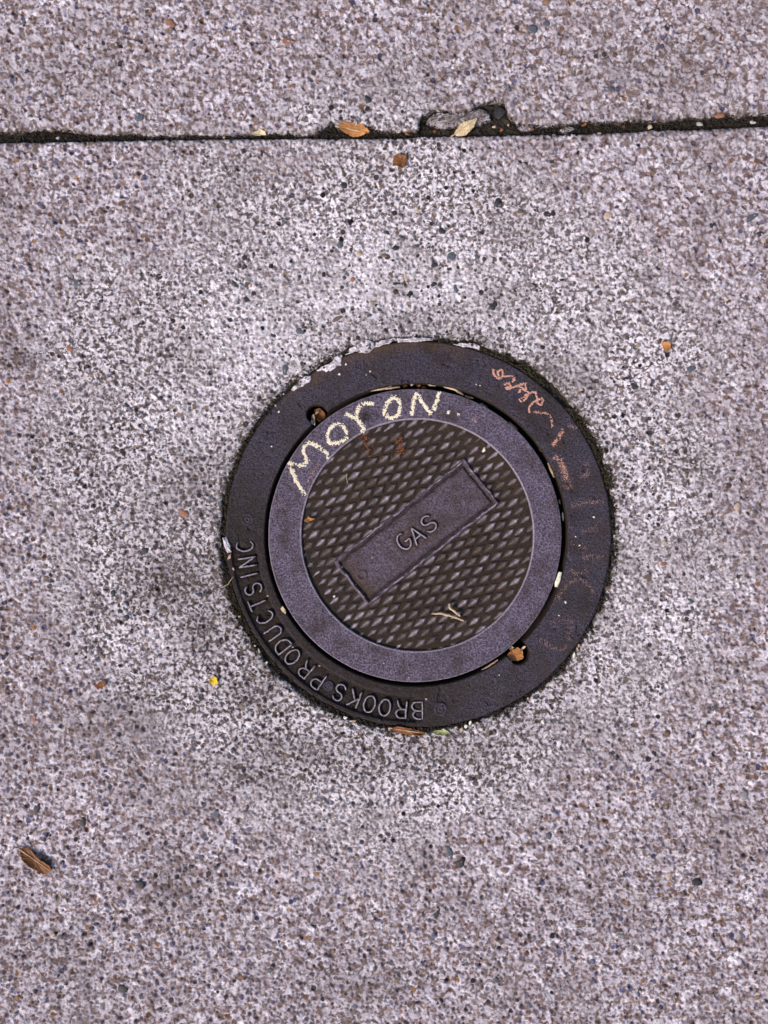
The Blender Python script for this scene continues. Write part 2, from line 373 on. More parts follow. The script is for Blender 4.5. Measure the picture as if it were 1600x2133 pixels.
# ------------------------------------------------------------------ lettering strokes
def arc(cx, cy, rx, ry, a0, a1, n=12):
    return [(cx + rx * math.cos(math.radians(a0 + (a1 - a0) * k / n)), cy + ry * math.sin(math.radians(a0 + (a1 - a0) * k / n))) for k in range(n + 1)]
FONT = {
    'B': [[(0, 0), (0, 1)], [(0, 1)] + arc(.45, .76, .4, .24, 90, -90, 8) + [(0, .52)], [(0, .52)] + arc(.5, .26, .45, .26, 90, -90, 8) + [(0, 0)]],
    'R': [[(0, 0), (0, 1)], [(0, 1)] + arc(.45, .74, .42, .26, 90, -90, 8) + [(0, .48)], [(.4, .48), (.7, .3), (.85, 0)]],
    'O': [arc(.5, .5, .5, .5, 90, 450, 22)],
    'K': [[(0, 0), (0, 1)], [(.85, 1), (0, .38)], [(.3, .6), (.9, 0)]],
    'S': [arc(.45, .75, .4, .25, 20, 180, 8) + arc(.45, .75, .4, .25, 190, 265, 5) + arc(.45, .25, .43, .26, 85, -10, 5) + arc(.45, .25, .43, .25, -20, -165, 8)],
    'P': [[(0, 0), (0, 1)], [(0, 1)] + arc(.45, .73, .42, .27, 90, -90, 8) + [(0, .46)]],
    'D': [[(0, 0), (0, 1)], [(0, 1)] + arc(.3, .5, .6, .5, 90, -90, 12) + [(0, 0)]],
    'U': [[(0, 1), (0, .35)] + arc(.42, .32, .42, .32, 180, 360, 10) + [(.84, .35), (.84, 1)]],
    'C': [arc(.5, .5, .48, .5, 48, 312, 16)],
    'T': [[(-.02, 1), (.9, 1)], [(.44, 1), (.44, 0)]],
    'I': [[(.4, 0), (.4, 1)]],
    'N': [[(0, 0), (0, 1)], [(0, 1), (.75, 0)], [(.75, 0), (.75, 1)]],
    'G': [arc(.5, .5, .48, .5, 62, 350, 16) + [(.97, .46), (.58, .46)]],
    'A': [[(-.02, 0), (.42, 1)], [(.42, 1), (.86, 0)], [(.13, .33), (.72, .33)]],
}
RINGTXT = [('B', 870, 1480), ('R', 836, 1478), ('O', 803, 1474), ('O', 771, 1467), ('K', 738, 1455), ('S', 707, 1442.5),
           ('P', 662, 1417), ('R', 637, 1394), ('O', 610, 1369), ('D', 588, 1345), ('U', 570, 1317), ('C', 552.5, 1286), ('T', 537, 1257), ('S', 528, 1227),
           ('I', 519, 1197), ('N', 515, 1169), ('C', 510, 1138)]
GASTXT = [('G', 841, 1128.5), ('A', 868.5, 1113.5), ('S', 893.5, 1091)]
def stroke_points(ch, px, py, w, h, rot):
    """points along the strokes of a letter, photo px"""
    out = []
    for st in FONT[ch]:
        for a, b in zip(st[:-1], st[1:]):
            for t in np.linspace(0, 1, 5):
                x = (a[0] + (b[0] - a[0]) * t - .45) * w; y = (a[1] + (b[1] - a[1]) * t - .5) * h
                out.append((px + x * math.cos(rot) - y * math.sin(rot), py - (x * math.sin(rot) + y * math.cos(rot))))
    return np.array(out, np.float32)
def stroke_dist(PX_, PY_, pts):
    d = np.full(PX_.shape, 1e3, np.float32); m = (PX_ > pts[:, 0].min() - 16) & (PX_ < pts[:, 0].max() + 16) & (PY_ > pts[:, 1].min() - 16) & (PY_ < pts[:, 1].max() + 16)
    q = np.stack([PX_[m], PY_[m]], -1).astype(np.float32)
    d[m] = np.sqrt(((q[:, None] - pts[None]) ** 2).sum(-1)).min(1); return d
RING_PTS = np.concatenate([stroke_points(c, x, y, 20 if c == 'I' else 23, 35, math.atan2(-(y - FC[1]), x - FC[0]) - math.pi / 2) for c, x, y in RINGTXT])

# ------------------------------------------------------------------ frame ring
def px_polar(c, r, th): return c[0] + r * np.cos(th), c[1] + r * np.sin(th)
def arc_mask(px, py, deg0, deg1, soft=4):
    d = np.degrees(np.arctan2(py - FC[1], px - FC[0])) % 360
    return sstep(deg0 - soft, deg0 + soft, d) * sstep(deg1 + soft, deg1 - soft, d)
frame = empty('valve_box_frame', W(*FC)); tag(frame, 'dark cast iron outer ring with raised lettering, set in the concrete', 'frame')
def child(name, me, mat, parent, smooth=False):
    o = link(name, me, mat, parent, smooth)
    p = parent
    wx = wy = 0.0
    while p: wx += p.location.x; wy += p.location.y; p = p.parent
    return o, wx, wy
def at_world(o, x, y, z=0.0):
    p = o.parent; wx = wy = wz = 0.0
    while p: wx += p.location.x; wy += p.location.y; wz += p.location.z; p = p.parent
    o.location = (x - wx, y - wy, z - wz)
def part(name, me, mat, parent, world=(0, 0, 0), smooth=False):
    o = link(name, me, mat, parent, smooth); at_world(o, *world); return o

rin = np.full(NTH, 0.0)
ax, ay = px_polar(FC, 1.0, TH); ux = ax - FC[0]; uy = ay - FC[1]
def ray_far(c, rad):
    ox = FC[0] - c[0]; oy = FC[1] - c[1]
    b = ox * ux + oy * uy; disc = b * b - (ox * ox + oy * oy - rad * rad)
    return np.where(disc >= 0, -b + np.sqrt(np.maximum(disc, 0)), 0.0)
rin = ray_far(GC, G_IN)
for c, rad in NOTCH: rin = np.maximum(rin, ray_far(c, rad))
rin = rin + 0.9 * (fbm(np.cos(TH) * 30 + 50, np.sin(TH) * 30 + 50, 5, 3) - .45)
rout = F_OUT + 3.0 * (fbm(np.cos(TH) * 7 + 20, np.sin(TH) * 7 + 20, 6, 3) - .45)
rows_r = []; rows_z = []
rows_r += [np.full(NTH, 286.0), np.minimum(rin, 340) - 2.5, rin - 1.6, rin - 0.7, rin + 0.5, rin + 2.4]
rows_z += [-0.020, -0.020, -0.019, -0.002, -0.0004, 0.0]
NM = 66
for k in range(1, NM):
    rows_r.append(rin + 2.4 + (rout - 4.0 - rin - 2.4) * k / NM); rows_z.append(0.0)
rows_r += [rout - 4.0, rout - 1.5, rout - 0.4, rout]; rows_z += [-0.0001, -0.0005, -0.0014, -0.020]
RR = np.stack(rows_r); ZZ = np.repeat(np.array(rows_z)[:, None], NTH, 1)
PX = FC[0] + RR * ux; PY = FC[1] + RR * uy
top = np.zeros_like(ZZ); top[5:5 + NM + 1] = 1
rec = arc_mask(PX, PY, 91, 176, 1.3) * sstep(336, 341, RR) * sstep(394, 389, RR)     # sunk lettering band
ZZ = ZZ + top * (-0.0015 * rec + 0.0006 * (fbm(PX / 14, PY / 14, 15, 3) - .45) + 0.0003 * (vnoise(PX / 3.2, PY / 3.2, 16) - .5))
ZZ = ZZ + top * (-0.0007) * sstep(0.62, 0.7, fbm(PX / 20, PY / 20, 19, 3))
ld_ = stroke_dist(PX, PY, RING_PTS); moat = np.exp(-(ld_ / 6.0) ** 2)  # groove added round the letters to deepen their dark halo
ZZ = ZZ - top * 0.0010 * moat
angl = np.degrees(np.arctan2(PY - FC[1], PX - FC[0])) % 360
dirt_shade = np.maximum(1.0 * rec, 0.8 * arc_mask(PX, PY, 75, 195, 14))
dirt_shade = np.maximum(dirt_shade, 0.45 * sstep(0.5, 0.65, fbm(PX / 60, PY / 60, 23, 3)))
dirt_shade = np.maximum(dirt_shade, 1.25 * np.exp(-(ld_ / 8.0) ** 2)); dirt_shade[:5] = 1.0; dirt_shade[-1:] = 1  # halo round the letters: shade painted into the dirt colour
rust = 0.9 * arc_mask(PX, PY, 228, 282, 8) * sstep(370, 398, RR + 26 * (fbm(PX / 22, PY / 22, 33, 3) - .45))
rust[:4] = 0.8
fm = polar_mesh('ring', X(PX) - X(FC[0]), Y(PY) - Y(FC[1]), ZZ, {'dirt_shade': np.clip(dirt_shade, 0, 1.3), 'rust': np.clip(rust, 0, 1)})
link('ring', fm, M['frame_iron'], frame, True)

# ------------------------------------------------------------------ lid
LZ = -0.0002
lid = empty('gas_valve_lid', W(LC[0], LC[1], 0)); tag(lid, 'round cast iron lid with diamond tread and raised word GAS', 'lid')
lr = np.full(NTH, L_R) + 0.9 * (fbm(np.cos(TH) * 25 + 9, np.sin(TH) * 25 + 9, 8, 3) - .45)
ox, oy = LC[0] + lr * ux, LC[1] + lr * uy
tr = np.full(NTH, T_R) + 0.7 * (fbm(np.cos(TH) * 25 + 3, np.sin(TH) * 25 + 3, 9, 3) - .45)
tx, ty = TC[0] + tr * ux, TC[1] + tr * uy
fr = [0.0, 0.0, 0.006, 0.022] + list(np.linspace(0.05, 0.95, 34)) + [0.978, 0.992, 1.0, 1.0]
fz = [-0.0195, -0.0012, -0.0004, 0.0] + [0.0] * 34 + [0.0, -0.0004, -0.0010, -0.0040]
fr = np.array(fr)[:, None]; PXl = ox * (1 - fr) + tx * fr; PYl = oy * (1 - fr) + ty * fr
Zl = np.repeat(np.array(fz)[:, None], NTH, 1)
tp = np.zeros_like(Zl); tp[3:39] = 1
Zl = Zl + LZ + tp * (0.0004 * (fbm(PXl / 16, PYl / 16, 115, 3) - .45) + 0.00022 * (vnoise(PXl / 3, PYl / 3, 116) - .5))
dl = 0.35 * sstep(0.52, 0.66, fbm(PXl / 45, PYl / 45, 123, 3)) + 0.35 * sstep(1290, 1420, PYl) * sstep(0.4, 0.6, fbm(PXl / 60, PYl / 60, 125, 3))
dl = np.maximum(dl, 0.95 * np.exp(-((PXl - 761) / 13) ** 2 - ((PYl - 868) / 12) ** 2) * 1.3)
dl[:2] = 1
rim_glint = np.zeros_like(Zl); rim_glint[2:4] = 0.75; rim_glint[-5:-2] = 0.85  # lit rim edges painted as bright lines through the wear colour
lm = polar_mesh('rim', X(PXl) - X(LC[0]), Y(PYl) - Y(LC[1]), Zl, {'wear': rim_glint, 'dirt_shade': np.clip(dl, 0, 1), 'rust': np.clip(np.where(np.arange(len(fz))[:, None] < 2, 0.8, 0) + 0 * Zl, 0, 1)})
link('rim', lm, M['lid_iron'], lid, True)

# tread field (sunk floor) with one diamond per lattice cell
FLOOR = -0.0026
rr = np.concatenate([np.linspace(0.5, T_R + 3, 90)])[:, None]
pxf = TC[0] + rr * ux[None, ::2]; pyf = TC[1] + rr * uy[None, ::2]
zf = FLOOR + 0.0007 * sstep(180, 245, np.hypot(pxf - TC[0], pyf - TC[1])) * (0.4 + fbm(pxf / 60, pyf / 60, 207, 2)) + 0.0006 * (fbm(pxf / 9, pyf / 9, 201, 3) - .45)
rf = 0.7 * sstep(0.38, 0.62, fbm(pxf / 55, pyf / 55, 205, 3)) + 0 * zf
df = 0.62 + 0 * zf
tm = polar_mesh('tread_floor', X(pxf) - X(LC[0]), Y(pyf) - Y(LC[1]), zf, {'rust': np.clip(rf, 0, 1), 'dirt_shade': df})
tread = link('tread_field', tm, M['tread_iron'], lid, True)

A = np.array([25.2, -5.4]); B = np.array([-11.9, 23.6])
PL_C = np.array([867.5, 1108.5]); PL_A = math.radians(38.1); PL_L, PL_W = 330.0, 101.0
ax_l = np.array([math.cos(PL_A), -math.sin(PL_A)]); ax_w = np.array([math.sin(PL_A), math.cos(PL_A)])
def diamond_mesh(k):
    r = random.Random(100 + k)
    a = np.array([A[0], -A[1]]) * S; b = np.array([B[0], -B[1]]) * S
    s = 0.47
    base = [s * (a + b), s * (a - b), -s * (a + b), s * (b - a)]           # short, long(+), short, long(-)
    ld = (a - b); sdg = (a + b)
    off = ld * r.uniform(0.0, 0.05); H = 0.0021 * r.uniform(0.86, 1.06)
    p1 = off + ld * r.uniform(0.08, 0.15); p0 = off - ld * r.uniform(0.24, 0.34)
    w = sdg * r.uniform(0.05, 0.085)
    v = [(*base[0], 0), (*base[1], 0), (*base[2], 0), (*base[3], 0),
         (*(p1 + w * .6), H), (*(p1 - w * .6), H), (*(p0 - w * .22), H * .66), (*(p0 + w * .22), H * .66), (*(off), H * 1.05)]
    # half-way shoulder so flanks are slightly convex
    f = [(0, 4, 1), (1, 4, 5), (1, 5, 2), (2, 5, 6), (2, 6, 3), (3, 6, 7), (3, 7, 0), (0, 7, 4),
         (4, 8, 5), (5, 8, 6), (6, 8, 7), (7, 8, 4)]
    f = [tuple(reversed(q)) for q in f]
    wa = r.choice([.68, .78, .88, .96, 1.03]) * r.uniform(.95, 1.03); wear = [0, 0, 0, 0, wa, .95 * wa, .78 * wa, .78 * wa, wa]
    me = py_mesh('diamond', v, f, wear)
    at = me.attributes.new('rust', 'FLOAT', 'POINT'); at.data.foreach_set('value', [0.7 * r.random()] * 9)
    at = me.attributes.new('dirt_shade', 'FLOAT', 'POINT'); at.data.foreach_set('value', [.9] * 4 + [0.12] * 5)
    bm = bmesh.new(); bm.from_mesh(me); bmesh.ops.recalc_face_normals(bm, faces=bm.faces); bm.to_mesh(me); bm.free()
    me.materials.append(M['tread_iron'])
    return me
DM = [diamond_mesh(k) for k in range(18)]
P0 = np.array([688.0, 1001.0]); nd = 0
for i in range(-30, 60):
    for j in range(-30, 60):
        p = P0 + i * A + j * B
        if np.hypot(p[0] - TC[0], p[1] - TC[1]) > T_R + 3: continue
        q = p - PL_C; lu, lw = abs(q @ ax_l), abs(q @ ax_w)
        if lu < PL_L / 2 + 5 and lw < PL_W / 2 + 6: continue
        p = p + np.array([random.gauss(0, .7), random.gauss(0, .7)])
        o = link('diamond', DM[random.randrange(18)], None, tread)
        at_world(o, X(p[0]), Y(p[1]), FLOOR - 0.0002)
        o.rotation_euler.z = random.gauss(0, 0.03); k = random.uniform(.9, 1.05); 
        rad = math.hypot(p[0] - TC[0], p[1] - TC[1]); dd = (math.degrees(math.atan2(p[1] - TC[1], p[0] - TC[0]))) % 360
        edge = max(0.0, (rad - 175) / 66) * (0.42 if (90 < dd < 170 or 240 < dd < 330) else 0.16)      # clogged with grit near the rim
        o.scale = (k, k, random.uniform(.72, 1.06) * (1 - edge)); nd += 1
print('diamonds', nd)

# name plate: worn flat tablet with a ragged raised border
def plate_grid():
    nu, nv = 260, 90
    u = np.linspace(-PL_L / 2 - 13, PL_L / 2 + 13, nu); v = np.linspace(-PL_W / 2 - 13, PL_W / 2 + 13, nv)
    gu, gv = np.meshgrid(u, v)
    # image coords: ax_l along, ax_w downwards; local mesh: x along, y up
    px = PL_C[0] + gu * ax_l[0] + gv * ax_w[0]; py = PL_C[1] + gu * ax_l[1] + gv * ax_w[1]
    du = np.abs(gu) - PL_L / 2; dv = np.abs(gv) - PL_W / 2
    e = np.maximum(du, dv)                                     # <0 inside
    e = e + 7 * (fbm(px / 16, py / 16, 401, 3) - .45)
    ridge = np.exp(-((e - 5.5) / 3.6) ** 2) * (0.55 + 0.9 * fbm(px / 11, py / 11, 405, 2))
    groove = np.exp(-((e + 1.5) / 1.8) ** 2)
    z = -0.0017 + 0.0 * e
    z = z + 0.0015 * ridge - 0.0010 * groove - 0.0022 * sstep(8, 13, e)
    z = z + 0.0004 * (fbm(px / 12, py / 12, 409, 3) - .45)
    gd = stroke_dist(px, py, np.concatenate([stroke_points(c, x, y, 27, 35, PL_A - math.radians(1)) for c, x, y in GASTXT])); z = z - 0.0006 * np.exp(-(gd / 5.5) ** 2)
    d = np.hypot(px - 754, py - 1199); z = z + 0.0007 * np.exp(-((d - 9) / 2.2) ** 2)
    wear = np.clip(0.95 * sstep(.55, 1.0, ridge), 0, 1)
    rust = 0.8 * sstep(-PL_L / 2 + 40, -PL_L / 2, gu) * (e < 0) + 0.25 + 0.8 * np.exp(-(gd / 9) ** 2)
    dirt_shade = 0.15 + 0.7 * np.exp(-((e + 2) / 5) ** 2) + 0.5 * np.exp(-(gd / 6) ** 2)  # groove dirt, plus shade painted round the GAS strokes
    gy = -gv
    i, j = np.meshgrid(np.arange(nv - 1), np.arange(nu - 1), indexing='ij')
    q = np.stack([i * nu + j, (i + 1) * nu + j, (i + 1) * nu + j + 1, i * nu + j + 1], -1).reshape(-1, 4)
    return np_mesh('name_plate', np.stack([gu * S, gy * S, z], -1).reshape(-1, 3), q,
                   {'wear': wear.ravel(), 'rust': np.clip(rust, 0, 1).ravel(), 'dirt_shade': np.clip(dirt_shade, 0, 1).ravel()})
plate = part('name_plate', plate_grid(), M['lid_iron'], lid, (X(PL_C[0]), Y(PL_C[1]), 0.0), True)
plate.rotation_euler.z = PL_A

# ------------------------------------------------------------------ raised letters, built as strokes
def letter_mesh(ch, w, h, sw, hh, seed):
    r = random.Random(seed); V = []; F = []; WR = []
    for st in FONT[ch]:
        pts = [np.array([(x - .45) * w, (y - .5) * h]) for x, y in st]
        # densify
        P = []
        for a, b in zip(pts[:-1], pts[1:]):
            n = max(1, int(np.linalg.norm(b - a) / (3 * S)))
            P += [a + (b - a) * k / n for k in range(n)]
        P.append(pts[-1]); n = len(P); base = len(V)
        for k, p in enumerate(P):
            d = P[min(k + 1, n - 1)] - P[max(k - 1, 0)]; L = np.linalg.norm(d); d = d / max(L, 1e-9)
            if k == 0: p = p - d * sw * .4
            if k == n - 1: p = p + d * sw * .4
            nn = np.array([-d[1], d[0]]); ww = sw * r.uniform(.9, 1.1); z = hh * r.uniform(.86, 1.06)
            if k in (0, n - 1): z *= .75; ww *= .8
            p = p + np.array([r.gauss(0, .25), r.gauss(0, .25)]) * S
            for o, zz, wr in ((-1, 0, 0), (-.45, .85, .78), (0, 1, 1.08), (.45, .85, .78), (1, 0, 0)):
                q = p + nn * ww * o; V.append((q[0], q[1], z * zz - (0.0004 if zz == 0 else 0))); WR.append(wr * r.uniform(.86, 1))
        for k in range(n - 1):
            for c in range(4):
                a = base + k * 5 + c; F.append((a, a + 5, a + 6, a + 1))
        F.append(tuple(base + c for c in range(5))); F.append(tuple(base + (n - 1) * 5 + c for c in reversed(range(5))))
    me = py_mesh('letter', V, F, WR)
    at = me.attributes.new('dirt_shade', 'FLOAT', 'POINT'); at.data.foreach_set('value', [.9 if w == 0 else .15 for w in WR])  # foot of each stroke darkened, shade painted with the dirt colour
    bm = bmesh.new(); bm.from_mesh(me); bmesh.ops.recalc_face_normals(bm, faces=bm.faces); bm.to_mesh(me); bm.free()
    me.polygons.foreach_set('use_smooth', [True] * len(me.polygons))
    return me
for k, (ch, px, py) in enumerate(RINGTXT):
    me = letter_mesh(ch, 23 * S if ch != 'I' else 20 * S, 35 * S, 3.2 * S, 0.0029, 50 + k)
    o = part('letter', me, M['frame_iron'], frame, (X(px), Y(py), -0.0022))
    dx, dy = px - FC[0], -(py - FC[1]); o.rotation_euler.z = math.atan2(dy, dx) - math.pi / 2
for k, (ch, px, py) in enumerate(GASTXT):
    me = letter_mesh(ch, 27 * S, 35 * S, 3.0 * S, 0.0021, 90 + k)
    o = link('letter', me, M['lid_iron'], plate)
    q = np.array([px, py]) - PL_C; o.location = ((q @ ax_l) * S, -(q @ ax_w) * S, -0.0021)
    o.rotation_euler.z = math.radians(-1)
# cast bosses on the ring
def boss_mesh(r, h):
    prof = [(0, .35), (.18, .3), (.26, .95), (.42, .75), (.58, .1), (.74, .1), (.86, .8), (1.0, .55), (1.12, -.3)]
    n = 28; V = []; F = []; WR = []
    for (a, z) in prof:
        for k in range(n):
            t = 2 * math.pi * k / n; V.append((a * r * math.cos(t), a * r * math.sin(t), z * h)); WR.append(.25 if z > .7 else 0)
    for i in range(len(prof) - 1):
        for k in range(n): F.append((i * n + k, (i + 1) * n + k, (i + 1) * n + (k + 1) % n, i * n + (k + 1) % n))
    return py_mesh('boss', V, F, WR)
for px, py, r, z in ((515.5, 1082, 12, -0.0001), (918, 1477, 13, -0.0001), (684.5, 1429, 10, -0.0012)):
    part('boss', boss_mesh(r * S, 0.0008), M['frame_iron'], frame, (X(px), Y(py), z), True)

# ------------------------------------------------------------------ flakes (chalk, rust dust) lying on the iron
def grain(x, y):
    return float(vnoise(np.array([x]), np.array([y]), 515)[0])
def flakes(name, strokes, width, dens, size, seed, zoff, skip=0.48):
    """strokes: polylines in photo px. width px, dens flakes per px length"""
    r = random.Random(seed); V = []; F = []
    for st in strokes:
        w = width; d0 = dens
        if isinstance(st, dict): w = st.get('w', width); d0 = st.get('d', dens); st = st['p']
        for (x0, y0), (x1, y1) in zip(st[:-1], st[1:]):
            L = math.hypot(x1 - x0, y1 - y0); n = max(1, int(L * d0))
            for _ in range(n):
                t = r.random(); g = max(-1.3, min(1.3, r.gauss(0, .5)))
                nx, ny = -(y1 - y0) / (L + 1e-6), (x1 - x0) / (L + 1e-6)
                x = x0 + (x1 - x0) * t + nx * g * w * .5 + r.gauss(0, .6); y = y0 + (y1 - y0) * t + ny * g * w * .5 + r.gauss(0, .6)
                if grain(x / 2.6, y / 2.6) + .35 * grain(x / 9, y / 9) < skip: continue
                s = size * r.uniform(.45, 1.25); m = r.randint(4, 6); a0 = r.random() * 6.3; b = len(V)
                st_ = r.uniform(.5, 1); ca = r.random() * 6.3
                for k in range(m):
                    a = a0 + 6.283 * k / m; q = s * r.uniform(.6, 1.15)
                    ex, ey = q * math.cos(a), q * math.sin(a) * st_
                    V.append((X(x + ex * math.cos(ca) - ey * math.sin(ca)), Y(y + ex * math.sin(ca) + ey * math.cos(ca)), zoff - 0.00025))
                V.append((X(x), Y(y), zoff + r.uniform(.00005, .00022)))
                for k in range(m): F.append((b + (k + 1) % m, b + k, b + m))
    return py_mesh(name, V, F)
def z1(pts): return [(440 + x / 3.636, 680 + y / 3.636) for x, y in pts]
def z7(pts): return [(620 + x / 4.706, 780 + y / 4.706) for x, y in pts]
def z8(pts): return [(980 + x / 5.333, 740 + y / 5.333) for x, y in pts]
def z6(pts): return [(1120 + x / 5.076, 960 + y / 5.076) for x, y in pts]
CH = [
    ([z1([(712, 1272), (680, 1225), (640, 1165), (612, 1090), (590, 1030)]), z1([(590, 1030), (640, 1048), (705, 1058), (725, 1020), (702, 950), (712, 895), (755, 880)]),
      z1([(755, 882), (800, 905), (850, 940), (885, 965), (885, 1000)])]),
    ([z1([(895, 885), (880, 820), (905, 765), (950, 735), (1000, 750), (1030, 810), (1025, 852), (960, 882), (895, 885)])]),
    ([z1([(1140, 800), (1155, 765), (1115, 715), (1098, 670), (1112, 630), (1130, 592), (1180, 582), (1235, 588)]), z1([(1015, 660), (1050, 672), (1098, 690)])]),
    ([z7([(870, 420), (850, 350), (880, 270), (950, 220), (1000, 260), (1005, 340), (980, 400), (920, 430), (870, 415)])]),
    ([z7([(1120, 400), (1130, 300), (1165, 178)]), {'p': z7([(1165, 178), (1225, 275), (1312, 388)]), 'w': 7}, z7([(1312, 388), (1350, 320), (1388, 175)])]),
    ([{'p': z7([(1465, 365), (1488, 375)]), 'w': 7}, {'p': z7([(1565, 390), (1600, 394)]), 'd': 2}]),
]
for k, st in enumerate(CH):
    link('chalk_letter' if k < 5 else 'chalk_dot', flakes('chalk_letter', st, 7.2, 8.5, 1.6, 600 + k, 0.0), M['chalk_yellow'], None)
    o = col.objects[-1] if False else None
for o in [o for o in col.objects if o.name.startswith('chalk_')]:
    o.parent = lid; at_world(o, 0, 0, LZ + 0.0003)
def on(parent, name, me, mat, z):
    o = link(name, me, mat, parent); at_world(o, 0, 0, z); return o
on(lid, 'chalk_smudge', flakes('chalk_smudge', [{'p': [(985, 870), (993, 882)], 'w': 9, 'd': 3}, {'p': z1([(820, 1030), (780, 1100), (730, 1180)]), 'w': 14, 'd': 1.2},
                                               {'p': z1([(560, 1290), (500, 1420)]), 'w': 20, 'd': .25}], 6, 2, 1.0, 640, 0.0), M['chalk_pink'], LZ + 0.0003)
SCR = [z8([(250, 150), (262, 210), (305, 265), (362, 232), (355, 160), (300, 178), (308, 215), (335, 218)]),
       z8([(362, 235), (430, 230), (482, 240), (490, 275), (455, 305), (370, 325)]), z8([(440, 310), (450, 355), (388, 358), (420, 378), (530, 335), (612, 308)]),
       z8([(612, 308), (622, 375), (560, 378), (538, 415)]), z8([(540, 345), (580, 370), (650, 412), (600, 455), (550, 488), (562, 516), (612, 490), (645, 425)]),
       z8([(645, 420), (690, 408), (725, 410), (742, 470), (752, 540), (790, 552), (822, 468), (770, 485), (700, 520), (652, 575), (655, 635)])]
on(frame, 'chalk_scribble', flakes('chalk_scribble', SCR, 3.4, 6, 1.25, 650, 0.0), M['chalk_pink'], 0.0003)
FAINT = [{'p': z8([(700, 630), (840, 640), (890, 670), (905, 730), (912, 800)]), 'w': 4.5, 'd': 2.2},
         {'p': z8([(1035, 825), (990, 890), (915, 1010)]), 'w': 9, 'd': 5}, {'p': z8([(1080, 780), (1190, 800)]), 'w': 9, 'd': .8},
         {'p': z8([(930, 1120), (1010, 1180), (1050, 1300), (1070, 1380)]), 'w': 13, 'd': 3.0},
         {'p': z6([(240, 40), (290, 150), (350, 310)]), 'w': 13, 'd': 2.6}, {'p': z6([(480, 50), (540, 20)]), 'w': 8, 'd': 1.5}, {'p': z6([(430, 160), (540, 140), (520, 90)]), 'w': 7, 'd': 1.8},
         {'p': z6([(360, 480), (470, 450), (560, 435), (700, 430)]), 'w': 8, 'd': 1.7}, {'p': z6([(480, 760), (560, 710), (640, 700)]), 'w': 10, 'd': 1.1},
         {'p': z6([(350, 880), (440, 890), (520, 930)]), 'w': 10, 'd': 1.1}, {'p': z6([(470, 1020), (560, 1010), (700, 1020)]), 'w': 9, 'd': 1.5},
         {'p': z6([(330, 1150), (430, 1200), (530, 1150)]), 'w': 7, 'd': 1.2}, {'p': z6([(210, 1460), (260, 1370), (350, 1280), (440, 1240), (540, 1310), (600, 1400)]), 'w': 7, 'd': 1.2},
         {'p': z6([(130, 1700), (260, 1680), (370, 1690), (350, 1760), (330, 1900)]), 'w': 9, 'd': 1.0}, {'p': z6([(20, 1890), (110, 1950), (230, 2010), (320, 1950)]), 'w': 7, 'd': 1.8}]
on(frame, 'chalk_smudge', flakes('chalk_smudge', [dict(f, d=f['d'] * 2.0) for f in FAINT[:4]], 8, 1.2, 1.0, 651, 0.0), M['chalk_pink'], 0.0003)
on(frame, 'chalk_smudge', flakes('chalk_smudge', [dict(f, d=f['d'] * 3.0, w=f['w'] * 1.5) for f in FAINT[4:]], 8, 1.2, .8, 653, 0.0, .52), M['chalk_dull'], 0.0003)
RUST = [{'p': [(757, 905), (765, 925), (770, 938)], 'w': 18, 'd': 3.5}, {'p': [(838, 910), (828, 925), (840, 935), (826, 950)], 'w': 15, 'd': 3.2}, {'p': [(760, 945), (835, 960)], 'w': 30, 'd': .5}]
on(tread, 'rust_bloom', flakes('rust_bloom', RUST, 10, 2, 1.5, 652, 0.0), M['rust'], -0.0011)

# ------------------------------------------------------------------ cement smears lapping over the frame
def blob_patch(name, outline, thick, seed, zb, mat, parent=None, dome=0.5, rough=0.0003, layers=4):
    """uneven solid slab with the given outline (photo px), domed top; base at zb"""
    r = random.Random(seed); n0 = len(outline); pts = []
    for k in range(n0):
        a = outline[k]; b = outline[(k + 1) % n0]; L = math.hypot(b[0] - a[0], b[1] - a[1]); m = max(1, int(L / 4))
        for j in range(m):
            t = j / m; pts.append((a[0] + (b[0] - a[0]) * t + r.gauss(0, .7), a[1] + (b[1] - a[1]) * t + r.gauss(0, .7)))
    cx_ = sum(p[0] for p in pts) / len(pts); cy_ = sum(p[1] for p in pts) / len(pts); n = len(pts)
    V = []; F = []
    ring = [(1.0, 0.0)] + [(1 - .06, .55)] + [(1 - (k + 1) / layers, .55 + .45 * dome + (1 - dome) * .45 * 0) for k in range(layers - 1)]
    for s, z in ring:
        for p in pts:
            V.append((X(cx_ + (p[0] - cx_) * s), Y(cy_ + (p[1] - cy_) * s), zb + z * thick + (r.gauss(0, rough) if s < 1 else 0)))
    V.append((X(cx_), Y(cy_), zb + thick)); c = len(V) - 1
    for i in range(len(ring) - 1):
        for k in range(n): F.append((i * n + k, i * n + (k + 1) % n, (i + 1) * n + (k + 1) % n, (i + 1) * n + k))
    b = (len(ring) - 1) * n
    for k in range(n): F.append((b + k, b + (k + 1) % n, c))
    F.append(tuple(reversed(range(n))))
    me = py_mesh(name, V, F); bm = bmesh.new(); bm.from_mesh(me); bmesh.ops.recalc_face_normals(bm, faces=bm.faces); bm.to_mesh(me); bm.free()
    return link(name, me, mat, parent)
def z9(pts): return [(560 + x / 6.667, 690 + y / 6.667) for x, y in pts]
